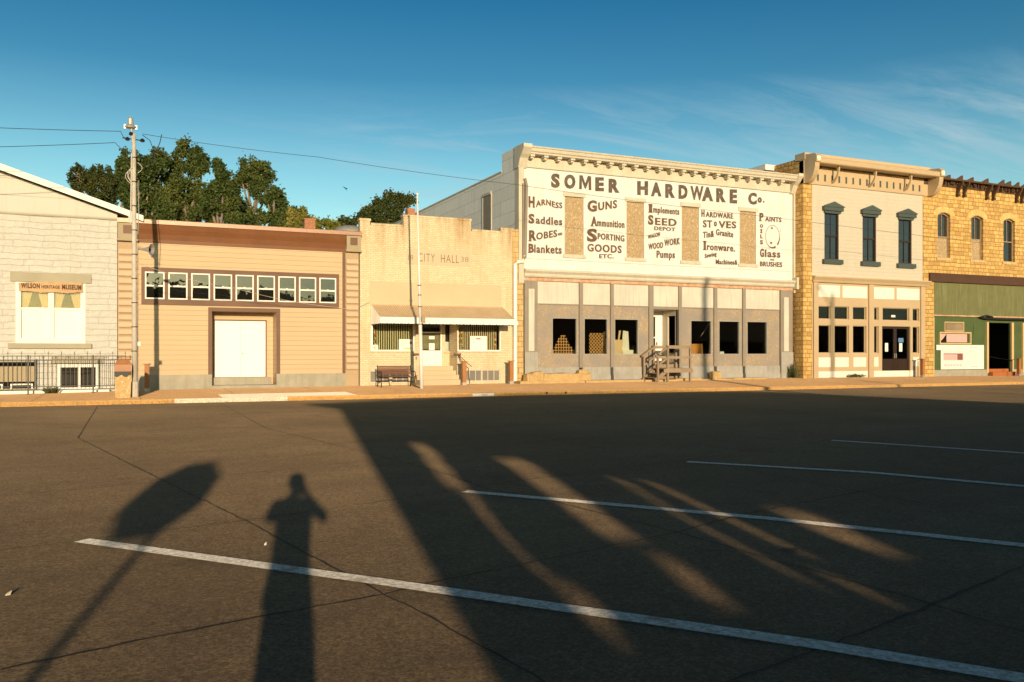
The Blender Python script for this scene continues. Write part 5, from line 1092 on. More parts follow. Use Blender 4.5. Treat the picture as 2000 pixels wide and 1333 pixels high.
# bench
Yb = 33.9; b0, b1 = XP(741,Yb), XP(806,Yb); z = zg((b0+b1)/2, Yb); bn = thing('park_bench', 'brown slatted bench with curly cast iron ends under the city hall window', 'bench', ((b0+b1)/2, Yb, z))
for i in range(6): y = Yb-.30+.085*i; MB().box(b0+.03, b1-.03, y, y+.06, z+.40-.006*i, z+.43-.006*i).build('seat_slat', M['bench'], bn)
for i in range(6): zz_ = z+.48+.062*i; y = Yb+.20+.022*i; MB().box(b0+.03, b1-.03, y, y+.025, zz_, zz_+.052).build('back_slat', M['bench'], bn)
for x in (b0, b1):
    mb = MB(); t = .02
    mb.tube([(x,Yb-.34,z),(x,Yb-.30,z+.12),(x,Yb-.24,z+.25),(x,Yb-.32,z+.38),(x,Yb-.30,z+.42)], t, 6); mb.tube([(x,Yb+.30,z),(x,Yb+.24,z+.15),(x,Yb+.17,z+.38),(x,Yb+.22,z+.52),(x,Yb+.33,z+.86)], t, 6)
    mb.tube([(x,Yb-.32,z+.40),(x,Yb,z+.37),(x,Yb+.17,z+.38)], t, 6); mb.tube([(x,Yb-.33,z+.40),(x,Yb-.37,z+.52),(x,Yb-.30,z+.62),(x,Yb-.05,z+.62),(x,Yb+.22,z+.60)], t, 6); mb.tube([(x,Yb-.24,z+.25),(x,Yb,z+.16),(x,Yb+.22,z+.24)], .014, 6)
    mb.build('bench_end', M['iron'], bn, True)
# small hydrant-like pipe under bench
x = XP(763,34.9); z = zb(x); solo(MB().lathe((x,34.9,z), [(.05,0),(.05,.18),(.08,.2),(.08,.3),(.05,.34),(.01,.36)], 12), 'vent_pipe', M['cream'], 'small cream vent pipe under the bench', 'pipe', (x,34.9,z))

# flagpole
Yf = 32.4; xf, _ = P(823.5, 0, Yf); z = zg(xf, Yf); xt_, zt_ = P(815, 380, Yf); f_ = thing('flagpole', 'slim white flagpole leaning slightly in front of the city hall', 'flagpole', (xf, Yf, z))
mid = lambda t: (xf+(xt_-xf)*t, Yf, z+(zt_-z)*t)
MB().tube([mid(0), mid(.34)], .075, 12, .072).build('lower_tube', M['flagwhite'], f_, True); MB().tube([mid(.34), mid(.62), mid(1)], .055, 12, .030).build('upper_tube', M['flagwhite'], f_, True)
MB().lathe(mid(.995), [(.02,0),(.05,.03),(.05,.07),(.01,.1)], 12).build('finial', M['flagwhite'], f_)
q = mid(.345); MB().box(q[0]+.06, q[0]+.2, Yf-.06, Yf+.06, q[2]-.06, q[2]+.18).build('switch_box', M['beige'], f_)
mb = MB()
for t in (.33,.42,.48,.53): q = mid(t); MB().lathe((q[0],q[1],q[2]), [(.06,0),(.078,0),(.078,.03),(.06,.03)], 12).build('clamp_band', M['iron'], f_)

# wooden porch in front of the hardware store door
Y0, Y1 = YW-1.35, YW-.08; x1, x2 = XP(1304,Y0), XP(1348,Y0); x0 = x1-1.05; zg0 = zg(x1, Y0); zdk = ZP(1320,721,Y0); ztr = ZP(1320,677,Y0)
po = thing('wooden_porch', 'weathered wooden steps and railed platform at the hardware store door', 'steps', ((x1+x2)/2, Y0, zg0))
pr_ = .045
for y in (Y0, Y1-.1):
    for x in (x1, x2): MB().box(x-pr_, x+pr_, y-pr_, y+pr_, zg0-.05, ztr).build('post', M['wood'], po)
    MB().box(x1-.55-pr_, x1-.55+pr_, y-pr_, y+pr_, zg0-.05, ztr-.36).build('post', M['wood'], po)
    mb = MB(); mb.box(x1-.06, x2+.06, y-.07, y+.07, ztr, ztr+.045); mb.box(x1, x2, y-.06, y-.02, ztr-.10, ztr-.005); mb.build('top_rail', M['wood'], po)
    MB().box(x1+pr_, x2-pr_, y-.02, y+.02, zdk+.48, zdk+.60).build('mid_rail', M['wood'], po)
    sl = MB().prism([(x1-.02,y,ztr),(x1-.02,y,ztr-.09),(x1-.68,y,ztr-.51),(x1-.68,y,ztr-.42)], (0,-.045,0), (0,.045,0)).build('sloping_rail', M['wood'], po)
    MB().prism([(x1-pr_,y,zdk+.55),(x1-pr_,y,zdk+.45),(x1-.55,y,zdk+.10),(x1-.55,y,zdk+.20)], (0,-.02,0), (0,.02,0)).build('sloping_rail', M['wood'], po)
    MB().box(x1-.25, x2+.12, y-.065 if y < Y1-.2 else y+.045, y-.045 if y < Y1-.2 else y+.065, zdk-.17, zdk-.0).build('deck_joist', M['wood'], po)
n = 8
for i in range(n): y = Y0-.03+(Y1-Y0+.0)*i/n; MB().box(x1-.1, x2+.1, y, y+(Y1-Y0)/n-.012, zdk, zdk+.035).build('deck_board', M['wood'], po)
for k, zz_ in enumerate((.38, .19)):
    xs_ = x1-.36-.24*k; h_ = zg0+(zdk-zg0)*(zz_/.57); MB().box(xs_-.0, xs_+.32, Y0+.05, Y1-.15, h_-.04, h_).build('tread', M['wood'], po)
for y in (Y0+.02, Y1-.16): MB().prism([(x1-.1,y,zdk-.02),(x1-.1,y,zdk-.26),(x1-.66,y,zg0-.0),(x1-.66,y,zg0+.14)], (0,0,0), (0,.04,0)).build('stringer', M['wood'], po)

# stone blocks and the flagstone ledge
M['rawstone'] = paint('raw yellow stone', (.56,.38,.17), (.42,.27,.11), .9, vs=4, bs=12, bstr=.8)
def stone(px0, px1, py0, py1, Y, dep, lab, m='rawstone', rotz=0.):
    x0, x1 = XP(px0,Y), XP(px1,Y); z0, z1 = ZP((px0+px1)/2,py1,Y), ZP((px0+px1)/2,py0,Y); mb = MB(); z0 = min(z0, zg(x0,Y)+.02) if py1 > 734 else z0
    r_ = lambda: random.uniform(-.05,.05); k = 5; xs_ = np.linspace(x0, x1, k+1); f = []
    pts = [[(x+r_(), yy+r_(), zz_+r_()*.8) for yy, zz_ in ((Y,z0),(Y+dep,z0),(Y+dep,z1),(Y,z1))] for x in xs_]
    for i in range(k):
        for j in range(4): a, b_ = pts[i], pts[i+1]; jj = (j+1) % 4; mb.quad(a[j], a[jj], b_[jj], b_[j])
    mb.quad(*pts[0][::-1]); mb.quad(*pts[-1])
    return solo(mb, 'stone_block', M[m], lab, 'stone block', ((x0+x1)/2, Y, z0), 'loose stone blocks along the hardware store base')
stone(1029,1045,731,741, YW-.75, .35, 'dark ended round stone lump at the left end of the row of blocks', 'rawstone')
stone(1041,1063,727,740, YW-.60, .4, 'tall rough stone block second from the left in the row')
stone(1063,1117,730,741, YW-.62, .35, 'long smooth stone block in the middle of the row')
stone(1117,1153,730.5,741, YW-.60, .35, 'medium stone block at the right end of the row')
stone(1132,1150,723.5,731, YW-.42, .25, 'small block standing on top of the right end block')
stone(1393,1410,727,736.5, YW-.55, .3, 'single yellow stone block on the ledge right of the wooden porch')
x0, x1 = XP(1018,YW-.95), XP(1500,YW-.8); mb = MB(); x = x0
while x < x1:
    w_ = random.uniform(1.0,2.2); b_ = min(x+w_, x1); zz_ = zg(x,YW-.8)+random.uniform(.06,.10)*(1 if x < x0+9 else .6); yy = YW-.95+random.uniform(0,.12)+(.2 if x > x0+7 else 0); mb.box(x, b_-.015, yy, YW-.09, -.1, zz_); x = b_
solo(mb, 'stone_ledge', M['rawstone'], 'low yellow flagstone ledge along the foot of the hardware store', 'ledge', (x0, YW-.9, .2))

# things inside the hardware store window
M['lattice'] = paint('orange lattice wood', (.66,.34,.10), (.52,.25,.07), .6)
M['board'] = paint('pale plywood board', (.70,.48,.24), (.60,.40,.20)); M['boardwhite'] = paint('white board', (.80,.74,.60), (.72,.66,.52)); M['boardorange'] = paint('orange plywood sheet', (.66,.27,.05), (.52,.20,.04))
Yi = YW+.55; wz = wz0; 
def Pi(px, py, Y=Yi): x, z = P(px, py, Y); return (x, Y, z)
xa, xb_ = XP(1081,Yi), XP(1128,Yi); z0 = ZP(1100,696,Yi); zpk_ = ZP(1099,654,Yi); mb = MB(); cxx = XP(1099,Yi)
def inside(x, z): t = (z-z0)/(zpk_-z0); return 0 <= t <= 1 and abs(x-cxx) < .10+(1-t)*.80*(xb_-xa)/2*1.25 and x < xb_
stp = .135; x = xa
while x < xb_:
    top = z0
    while inside(x, top+stp): top += stp
    if top > z0: mb.box(x-.017, x+.017, Yi, Yi+.012, z0, top+.03)
    x += stp
z = z0
while z < zpk_:
    xs_ = [q for q in np.arange(xa, xb_, stp/2) if inside(q, z)]
    if xs_: mb.box(xs_[0]-.03, xs_[-1]+.03, Yi-.012, Yi-.001, z-.017, z+.017)
    z += stp
solo(mb, 'lattice_panel', M['lattice'], 'orange lattice panel with stepped top in the first store window', 'lattice', (cxx, Yi, z0))
mb = MB(); c0 = Pi(1167, 674); W_ = 25*zc(1167,Yi)/F*.75; H_ = 23*zc(1167,Yi)/F
for s_ in (1, -1):
    for k in range(-8, 9):
        o_ = k*.17; pts = []
        for t in np.linspace(-1.2, 1.2, 60):
            x, z = o_+t*.707*1, s_*t*.707
            if abs(x) < W_ and abs(z) < H_: pts.append((x, z))
        if len(pts) > 1:
            a, b_ = pts[0], pts[-1]; nn = Vector((-(b_[1]-a[1]), b_[0]-a[0]));
            if nn.length < .05: continue
            nn = nn.normalized()*.016; y = Yi+(.02 if s_ > 0 else .033)
            mb.xz([(c0[0]+a[0]+nn.x, c0[2]+a[1]+nn.y), (c0[0]+b_[0]+nn.x, c0[2]+b_[1]+nn.y), (c0[0]+b_[0]-nn.x, c0[2]+b_[1]-nn.y), (c0[0]+a[0]-nn.x, c0[2]+a[1]-nn.y)], y, y+.011)
solo(mb, 'lattice_panel', M['lattice'], 'diagonal orange lattice panel leaning in the second store window', 'lattice', (c0[0], Yi, ZP(1167,696,Yi)))
def sheet(pts, Y, m, lab, nm='leaning_board', th=.02):
    P4 = [P(px, py, Y) for px, py in pts]; mb = MB().xz(P4, Y, Y+th); return solo(mb, nm, M[m], lab, 'board', (P4[0][0], Y, min(p[1] for p in P4)))
sheet([(1178,696),(1200,696),(1200,662),(1180,662)], Yi+.12, 'lattice', 'brown board standing behind the diagonal lattice')
sheet([(1176,675),(1180,675),(1183,648),(1179,648)], Yi+.05, 'board', 'narrow upright stick in the second store window')
sheet([(1198,696),(1214,696),(1217,664),(1198,664)], Yi+.1, 'board', 'pale square plywood sheet in the third store window')
sheet([(1214,686),(1229,686),(1227,648),(1217,646)], Yi+.2, 'boardwhite', 'tall white tapered board in the third store window')
sheet([(1216,694),(1237,694),(1237,684),(1216,684)], Yi+.05, 'boardwhite', 'low white box at the foot of the third store window', 'white_box', .3)
sheet([(1207,664),(1210,664),(1213,646),(1209,646)], Yi+.24, 'board', 'short stick behind the plywood sheet in the third store window')
sheet([(1351,693),(1373,693),(1372,672),(1351,672)], Yi, 'boardorange', 'orange plywood sheet in the first store window right of the door')
sheet([(1384,690),(1387,690),(1391,662),(1389,662)], Yi+.1, 'boardwhite', 'white stick leaning in the first window right of the door')
sheet([(1368,658),(1371,655),(1387,632),(1384,631)], Yi+.3, 'mullion', 'grey diagonal stick in the first window right of the door')
sheet([(1406,693),(1414,693),(1414,687),(1406,687)], Yi, 'poster', 'tiny white box in the middle window right of the door', 'white_box', .1)
# chair seen through the doorway
xc_, yc_ = XP(1306,YW+1.7), YW+1.7; z = ZP(1300,712,YW); cz_ = ZP(1306,661,YW+1.7)
chr_ = thing('wooden_chair', 'brown wooden chair just inside the open hardware store door', 'chair', (xc_, yc_, z))
hs_ = max(.9, min(1.3, cz_-z)); 
for sx in (-1, 1):
    MB().box(xc_+sx*.19-.02, xc_+sx*.19+.02, yc_-.2, yc_-.16, z, z+.45).build('leg', M['postwood'], chr_); MB().box(xc_+sx*.19-.02, xc_+sx*.19+.02, yc_+.16, yc_+.2, z, z+hs_).build('leg', M['postwood'], chr_)
MB().box(xc_-.21, xc_+.21, yc_-.21, yc_+.16, z+.45, z+.49).build('seat', M['postwood'], chr_)
mb = MB(); [mb.box(xc_-.17, xc_+.17, yc_+.165, yc_+.185, z+q, z+q+.09) for q in (.6, .75, hs_-.12)]; mb.build('backrest', M['postwood'], chr_)
# tan shop window display
Yd = Yq+.45
def card(px, py, w_, h_, m, lab, nm='display_card'):
    x, z = P(px, py, Yd); mb = MB().prism([(x,Yd,z),(x+w_,Yd,z),(x+w_*1.1,Yd+.12,z+h_),(x+.1*w_,Yd+.12,z+h_)], (0,0,0), (0,.015,0)); return solo(mb, nm, M[m], lab, 'card', (x, Yd, z))
MB_ = MB().box(XP(1595,Yd), XP(1696,Yd), Yq+.2, Yq+1.0, zb(t0)-.05, ZP(1640,691,Yd)); solo(MB_, 'display_ledge', M['wood'], 'low wooden display ledge inside the tan shop window', 'ledge', (XP(1640,Yd), Yd, zb(t0)))
card(1601,690,.28,.26,'poster','white card leaning in the first tan shop window'); card(1646,690,.22,.36,'trimtan','cream card leaning in the second tan shop window')
x, z = P(1669.5,690,Yd); solo(MB().lathe((x,Yd,z), [(.10,0),(.12,.2),(.07,.26),(.11,.34),(.07,.46),(.09,.52),(.02,.62)], 12), 'ochre_figurine', M['yel'], 'ochre lamp shaped ornament in the third tan shop window', 'ornament', (x,Yd,z))

# plants
def plant(x, y, z, h, n, spread, lab, m, nm='weed', seed=1):
    r = random.Random(seed); mb = MB()
    for i in range(n):
        a = r.uniform(0, 6.28); d = r.random()**.6*spread; bx, by = x+d*math.cos(a), y+d*math.sin(a)*.6; hh = h*r.uniform(.4,1)*(1-.4*d/spread); w_ = r.uniform(.012,.03)
        tip = (bx+r.uniform(-.12,.12), by+r.uniform(-.1,.1), z+hh); mdx, mdy = (bx*2+tip[0])/3, (by*2+tip[1])/3; c, s_ = math.cos(a)*w_, math.sin(a)*w_
        mb.quad((bx-c,by-s_,z),(bx+c,by+s_,z),(mdx+c,mdy+s_,z+hh*.55),(mdx-c,mdy-s_,z+hh*.55)); mb.quad((mdx-c,mdy-s_,z+hh*.55),(mdx+c,mdy+s_,z+hh*.55),(tip[0]+.003,tip[1],tip[2]),(tip[0]-.003,tip[1],tip[2]))
        for _ in range(3):
            t = r.uniform(.3,.95); lx, ly, lz = bx+(tip[0]-bx)*t, by+(tip[1]-by)*t, z+hh*t; e = r.uniform(.03,.06); b2 = r.uniform(0,6.28); mb.quad((lx,ly,lz),(lx+e*math.cos(b2),ly+e*math.sin(b2),lz+e*.3),(lx+1.6*e*math.cos(b2),ly+1.6*e*math.sin(b2),lz+e*.6),(lx+e*.6*math.cos(b2+.6),ly+e*.6*math.sin(b2+.6),lz+e*.7))
    return solo(mb, nm, m, lab, 'plant', (x, y, z))
M['weed'] = paint('weed green', (.05,.075,.018), (.10,.09,.025), .7, vs=8)
xw = XP(1557,34.6); plant(xw, 34.95, zb(xw), .95, 80, .30, 'leafy green weed growing in the corner between hardware store and tan shop', M['weed'], seed=3)
xw = XP(1676,34.2); plant(xw, 34.35, zb(xw), .20, 70, .55, 'low tuft of grass at the foot of the tan shop', M['weed'], 'grass_tuft', seed=5)
xw = XP(101,YR+.4); plant(xw, YR+.4, zb(xw), .3, 60, .22, 'small dark weed behind the iron railing', M['weed'], seed=8)
# litter on the street
for px, py, s_, m_, lab in ((10,1166,.03,'cream','white paper scrap at the left edge of the road'), (516,1067,.018,'boardwhite','pale scrap on the road left of the photographer shadow'), (1310,758,.06,'poster','pale scrap in the gutter before the wooden porch')):
    x, y = G(px, py, .14 if py < 800 else 0); z = .135 if py < 800 else .006; mb = MB().prism([(x,y,z),(x+s_,y+.3*s_,z),(x+1.2*s_,y+s_,z+.02),(x+.2*s_,y+1.1*s_,z+.005)], (0,0,0), (0,0,.006)); solo(mb, 'paper_scrap', M[m_], lab, 'litter', (x,y,z))
# bird
Yb_ = 78; bx, bz = P(675,367,Yb_); mb = MB(); mb.lathe((bx-.16,Yb_,bz), [(.005,0),(.04,.08),(.05,.18),(.03,.28),(.02,.36)], 8, (1,0,-.3)); mb.prism([(bx,Yb_,bz-.02),(bx-.16,Yb_-.1,bz+.02),(bx-.34,Yb_-.15,bz+.06),(bx-.12,Yb_-.05,bz-.04)], (0,0,0), (0,0,.012)); mb.prism([(bx,Yb_,bz-.02),(bx+.06,Yb_+.2,bz-.12),(bx+.12,Yb_+.3,bz-.24),(bx+.12,Yb_+.1,bz-.06)], (0,0,0), (0,0,.012))
solo(mb, 'bird', M['iron'], 'small dark bird flying above the roofs', 'bird', (bx, Yb_, bz))

# ================================================================ TREES
def leafmat(name, a, b_, c):
    m, nt, b = principled(name); g = N(nt, 'ShaderNodeNewGeometry')
    ramp = mixc(nt, rng_(nt, g.outputs['Random Per Island'], 0, 1), a, b_); k = mixc(nt, rng_(nt, noise(nt, g.outputs['Position'], .5, 3), .45, .65), ramp, c)
    L_(nt, k, b.inputs['Base Color']); b.inputs['Roughness'].default_value = .6; b.inputs['Specular IOR Level'].default_value = .25
    o = nt.nodes['Material Output']; tr = N(nt, 'ShaderNodeBsdfTranslucent'); L_(nt, k, tr.inputs[0]); mx = N(nt, 'ShaderNodeMixShader'); mx.inputs[0].default_value = .18
    L_(nt, b.outputs[0], mx.inputs[1]); L_(nt, tr.outputs[0], mx.inputs[2]); L_(nt, mx.outputs[0], o.inputs[0]); return m
M['leaf'] = leafmat('elm leaves', (.075,.108,.024), (.036,.058,.014), (.105,.125,.03)); M['leafpine'] = leafmat('pine needles', (.05,.07,.018), (.028,.042,.011), (.07,.08,.02)); M['leafyel'] = leafmat('yellow green leaves', (.20,.20,.035), (.12,.15,.03), (.24,.20,.05)); M['leafdark'] = leafmat('dark leaves', (.06,.08,.02), (.035,.05,.013), (.09,.10,.025))
M['bark'] = paint('pale grey bark', (.24,.185,.13), (.15,.115,.08), .9, vs=4, bs=20, bstr=.6)
def leafcloud(centres, rad, nper, size, seed, flatk=.75, elong=1.6):
    r = np.random.default_rng(seed); c = np.repeat(np.array(centres), nper, 0); rr = np.repeat(np.array(rad), nper)
    p = c+r.normal(size=c.shape)*(rr*.48)[:, None]*np.array([1,1,flatk]); s = size*r.uniform(.6,1.3,len(c))
    u = r.normal(size=c.shape); u /= np.linalg.norm(u, axis=1)[:, None]; v = np.cross(u, r.normal(size=c.shape)); v /= np.linalg.norm(v, axis=1)[:, None]
    a = u*(s*elong/2)[:, None]; b_ = v*(s/2)[:, None]
    V = np.stack([p-a, p+b_*.9, p+a, p-b_*.9], 1).reshape(-1, 3); return V
def mesh_quads(name, V, m, parent):
    n = len(V)//4; me = bpy.data.meshes.new(name); base = np.array(wloc(parent)); me.vertices.add(len(V)); me.vertices.foreach_set('co', (V-base).astype(np.float32).ravel())
    me.loops.add(n*4); me.loops.foreach_set('vertex_index', np.arange(n*4, dtype=np.int32)); me.polygons.add(n); me.polygons.foreach_set('loop_start', np.arange(n, dtype=np.int32)*4); me.update(calc_edges=True)
    me.materials.append(m); o = bpy.data.objects.new(name, me); C.objects.link(o); o.parent = parent; return o
def tree(name, lab, blobs, Y, trunk_px, m, seed, nsub=40, nleaf=120, size=.125, sub=(.28,.66), depth=1.0, limbs=True, group='trees behind the tan hall', tr=.22, flatk=1.15):
    """blobs: (px, py, radius px) of the crown masses as they stand at distance Y"""
    r = random.Random(seed); tx = XP(trunk_px, Y); root = thing(name, lab, 'tree', (tx, Y, 0), group); cs, rs = [], []; tb_ = MB(); ends = []
    for px, py, rp in blobs:
        k = zc(px, Y)/F; x, z = P(px, py, Y); R = rp*k; yy = Y+r.uniform(-.5,.5)*R; n = max(4, int(nsub*(rp/30.)**2))
        ends.append((x, yy, z, R))
        for i in range(n):
            t, ph, q = r.uniform(0, 6.28), math.acos(r.uniform(-1,1)), r.random()**.5
            e_ = r.uniform(.8,1.12); c = (x+R*e_*q*math.sin(ph)*math.cos(t), yy+R*depth*q*math.sin(ph)*math.sin(t), z+R*e_*q*math.cos(ph)); cs.append(c); rs.append(r.uniform(*sub)*min(1.2, max(.5, R/1.7)))
    mesh_quads('crown', leafcloud(cs, rs, nleaf, size, seed, flatk), m, root)
    zmin_ = min(e[2]-e[3] for e in ends); fork = (tx, Y, max(1.5, zmin_-.5)); tb_.tube([(tx,Y,-.1),(tx+.1,Y,fork[2]*.5),fork], tr, 10, tr*.8)
    for x, y, z, R in sorted(ends, key=lambda e: e[2]):
        m1_ = (fork[0]*.55+x*.45+r.uniform(-.3,.3), (fork[1]+y)/2, fork[2]*.45+z*.55-.3); tb_.tube([fork, m1_, (x,y,z-.1*R), (x+r.uniform(-.2,.2),y,z+R*.6)], tr*.42, 7, .03)
    for c in cs[::3]:
        e = min(ends, key=lambda e: (e[0]-c[0])**2+(e[1]-c[1])**2+(e[2]-c[2])**2); s0 = (e[0]*.8+fork[0]*.2, e[1], e[2]-.45*e[3]); tb_.tube([s0, ((s0[0]+c[0])/2, (s0[1]+c[1])/2, (s0[2]+c[2])/2+.1), c], .045, 5, .015)
    tb_.build('trunk', M['bark'], root, True); return root
YT = 56
tree('pine_tree', 'dark bushy pine at the left end of the trees behind the roofs', [(150,345,20),(178,352,28),(205,350,28),(238,362,32),(270,380,34),(200,385,30),(300,395,30),(150,365,16),(235,335,12)], YT+6, 230, M['leafpine'], 11, nsub=36, nleaf=120, size=.11, sub=(.25,.5))
tree('elm_tree', 'tall elm directly behind the utility pole', [(245,320,22),(270,335,30),(300,330,26),(285,372,34),(322,385,30),(255,372,26),(312,312,16),(275,410,30),(320,420,26)], YT, 285, M['leaf'], 12)
tree('elm_tree', 'tallest elm in the middle of the trees behind the tan hall', [(356,293,17),(382,300,17),(345,318,20),(378,330,24),(395,318,16),(350,365,28),(385,375,22),(330,350,18),(360,410,34),(400,415,26)], YT+1, 370, M['leaf'], 13)
tree('elm_tree', 'elm with a pointed top right of the tallest elm', [(424,322,12),(432,345,18),(445,368,22),(418,372,20),(452,395,20),(425,410,28),(458,425,22)], YT-1, 428, M['leaf'], 14)
tree('elm_tree', 'round topped elm standing free with its pale trunk showing', [(487,326,17),(512,332,18),(482,352,18),(508,356,19),(524,346,12),(470,345,10),(476,415,16),(500,378,12)], YT+2, 487, M['leaf'], 15)
tree('elm_tree', 'low elm at the right end of the trees behind the tan hall', [(536,378,15),(522,388,16),(548,392,17),(556,412,15),(530,425,22),(572,420,14),(495,430,20),(545,440,18)], YT+1, 530, M['leaf'], 16)
tree('young_tree', 'small yellow green tree just left of the red brick chimney', [(574,424,14),(592,420,10),(600,432,10),(580,440,16)], YT-4, 580, M['leafyel'], 17, size=.16, tr=.10)
tree('young_tree', 'small yellow green bush top right of the red brick chimney', [(622,440,9),(640,440,10),(652,444,7)], YT-4, 638, M['leafyel'], 18, size=.16, tr=.08)
tree('oak_tree', 'dark spreading tree behind the left end of the hardware store', [(755,388,13),(778,384,13),(740,402,14),(722,408,11),(765,408,18),(735,425,20),(712,420,10),(790,392,16),(805,392,12),(775,430,26),(750,440,22),(700,428,7)], YT+2, 765, M['leafdark'], 19)
tree('young_tree', 'small dark green tree top left of the city hall parapet', [(668,436,9),(680,432,8),(690,440,9)], YT+6, 678, M['leafdark'], 20, size=.16, tr=.08)

# ================================================================ BEHIND THE CAMERA: what casts the shadows and shows in the panes
# photographer
def skin_mesh(name, pts, edges, mat_, parent, sub=2):
    me = bpy.data.meshes.new(name); me.from_pydata([p[:3] for p in pts], edges, []); o = bpy.data.objects.new(name, me); C.objects.link(o)
    md = o.modifiers.new('skin', 'SKIN'); md.use_smooth_shade = True
    for i, p in enumerate(pts): v = me.skin_vertices[0].data[i]; v.radius = (p[3], p[4] if len(p) > 4 else p[3]); v.use_root = (i == 0)
    s = o.modifiers.new('sub', 'SUBSURF'); s.levels = sub; s.render_levels = sub; bpy.context.view_layer.update()
    m2 = bpy.data.meshes.new_from_object(o.evaluated_get(bpy.context.evaluated_depsgraph_get())); bpy.data.objects.remove(o); m2.name = name
    m2.materials.clear(); m2.materials.append(mat_); o2 = bpy.data.objects.new(name, m2); C.objects.link(o2); o2.parent = parent; return o2
M['skin'] = flat('skin', (.50,.30,.20), .5); M['shirt'] = flat('blue shirt', (.08,.12,.2), .8); M['hair'] = flat('brown hair', (.05,.03,.02), .8); M['black'] = flat('camera black', (.02,.02,.02), .4)
px_, py_ = camxy(-.05, -.34); person = thing('person', 'photographer standing and holding a camera up to the face', 'person', (px_, py_, 0)); person.rotation_euler = (0, 0, -TH)
pts = [(0,0,.98,.15,.11),(0,0,1.12,.125,.10),(0,.0,1.30,.15,.11),(0,-.01,1.46,.165,.10),(0,0,1.56,.06,.06),(0,.03,1.67,.075,.085),(0,.02,1.79,.08,.095),
 (-.19,0,1.50,.075),(-.25,.06,1.36,.06),(-.09,.26,1.58,.035),(.19,0,1.50,.075),(.29,.07,1.37,.058),(.03,.26,1.62,.035),
 (-.06,0,.88,.095),(-.05,.01,.50,.07),(-.04,0,.08,.05),(-.05,.12,.04,.045),(.09,0,.88,.095),(.10,.01,.50,.07),(.10,0,.08,.05),(.11,.12,.04,.045)]
ed = [(0,1),(1,2),(2,3),(3,4),(4,5),(5,6),(3,7),(7,8),(8,9),(3,10),(10,11),(11,12),(0,13),(13,14),(14,15),(15,16),(0,17),(17,18),(18,19),(19,20)]
skin_mesh('body', pts, ed, M['skin'], person)
for sx, hx, hz in ((-1,-.09,1.58),(1,.04,1.62)):
    hp = [(hx,.26,hz,.03),(hx-.0*sx,.31,hz+.01,.032,.02)]; he = [(0,1)]
    for k in range(4): b_ = len(hp); fz_ = hz+.035-.022*k; hp += [(hx,.335,fz_,.009),(hx-sx*.02,.36,fz_,.009),(hx-sx*.05,.365,fz_,.008)]; he += [(1,b_),(b_,b_+1),(b_+1,b_+2)]
    b_ = len(hp); hp += [(hx-sx*.02,.29,hz-.02,.011),(hx-sx*.05,.30,hz-.01,.010)]; he += [(0,b_),(b_,b_+1)]
    skin_mesh('hand', hp, he, M['skin'], person, 1)
def loc(mb, nm, m_): o = mb.build(nm, m_, None, True); o.parent = person; return o
loc(MB().lathe((0,0,1.74), [(.02,-.06),(.092,-.03),(.106,.05),(.09,.115),(.05,.15),(.01,.16)], 16), 'hair', M['hair'])
mb = MB(); [mb.lathe((sx*.03,.105,1.74), [(.003,-.01),(.012,0),(.003,.008)], 8, (0,1,0)) for sx in (-1,1)]; mb.prism([(-.012,.10,1.70),(.012,.10,1.70),(0,.135,1.705),(0,.10,1.75)], (0,0,0), (0,.001,0)); mb.box(-.022,.022,.098,.104,1.655,1.662); loc(mb, 'face_features', M['skin'])
mb = MB(); [mb.lathe((sx*.092,.02,1.72), [(.005,-.005),(.028,0),(.02,.01)], 8, (sx,0,0)) for sx in (-1,1)]; loc(mb, 'ears', M['skin'])
loc(MB().lathe((0,0,.92), [(.15,0),(.165,.02),(.15,.2),(.165,.4),(.19,.53),(.12,.62),(.07,.64)], 20), 'shirt', M['shirt'])
c3 = thing('camera_body', 'black camera held up by the photographer', 'camera', (px_, py_, 1.58)); c3.rotation_euler = (0,0,-TH); o = MB().box(-.055,.065,.24,.285,.0,.075).build('body', M['black'], None); o.parent = c3; o = MB().lathe((.0,.285,.035), [(.028,0),(.028,.018),(.02,.02)], 14, (0,1,0)).build('lens_barrel', M['black'], None); o.parent = c3

# octagonal traffic sign on its post, a few metres behind and left
sx_, sy_ = camxy(-.02, -5.6); sg = thing('stop_sign', 'octagonal red stop sign on a grey post behind the photographer', 'traffic sign', (sx_, sy_, 0))
MB().box(sx_-.03, sx_+.03, sy_-.02, sy_+.02, 0, 2.95).build('post', M['galv'], sg)
dirp = Vector((*camxy(.78, .62), 0)).normalized(); nrm = Vector((-dirp.y, dirp.x, 0)); c_ = Vector((sx_, sy_, 2.50))-dirp*.16+nrm*.03
oct_ = [c_+dirp*(.46*math.cos(t))+Vector((0,0,.46*math.sin(t))) for t in [math.pi/8+k*math.pi/4 for k in range(8)]]
MB().prism([tuple(p) for p in oct_], tuple(nrm*0), tuple(nrm*.004)).build('plate', flat('stop red', (.5,.02,.02), .4), sg)
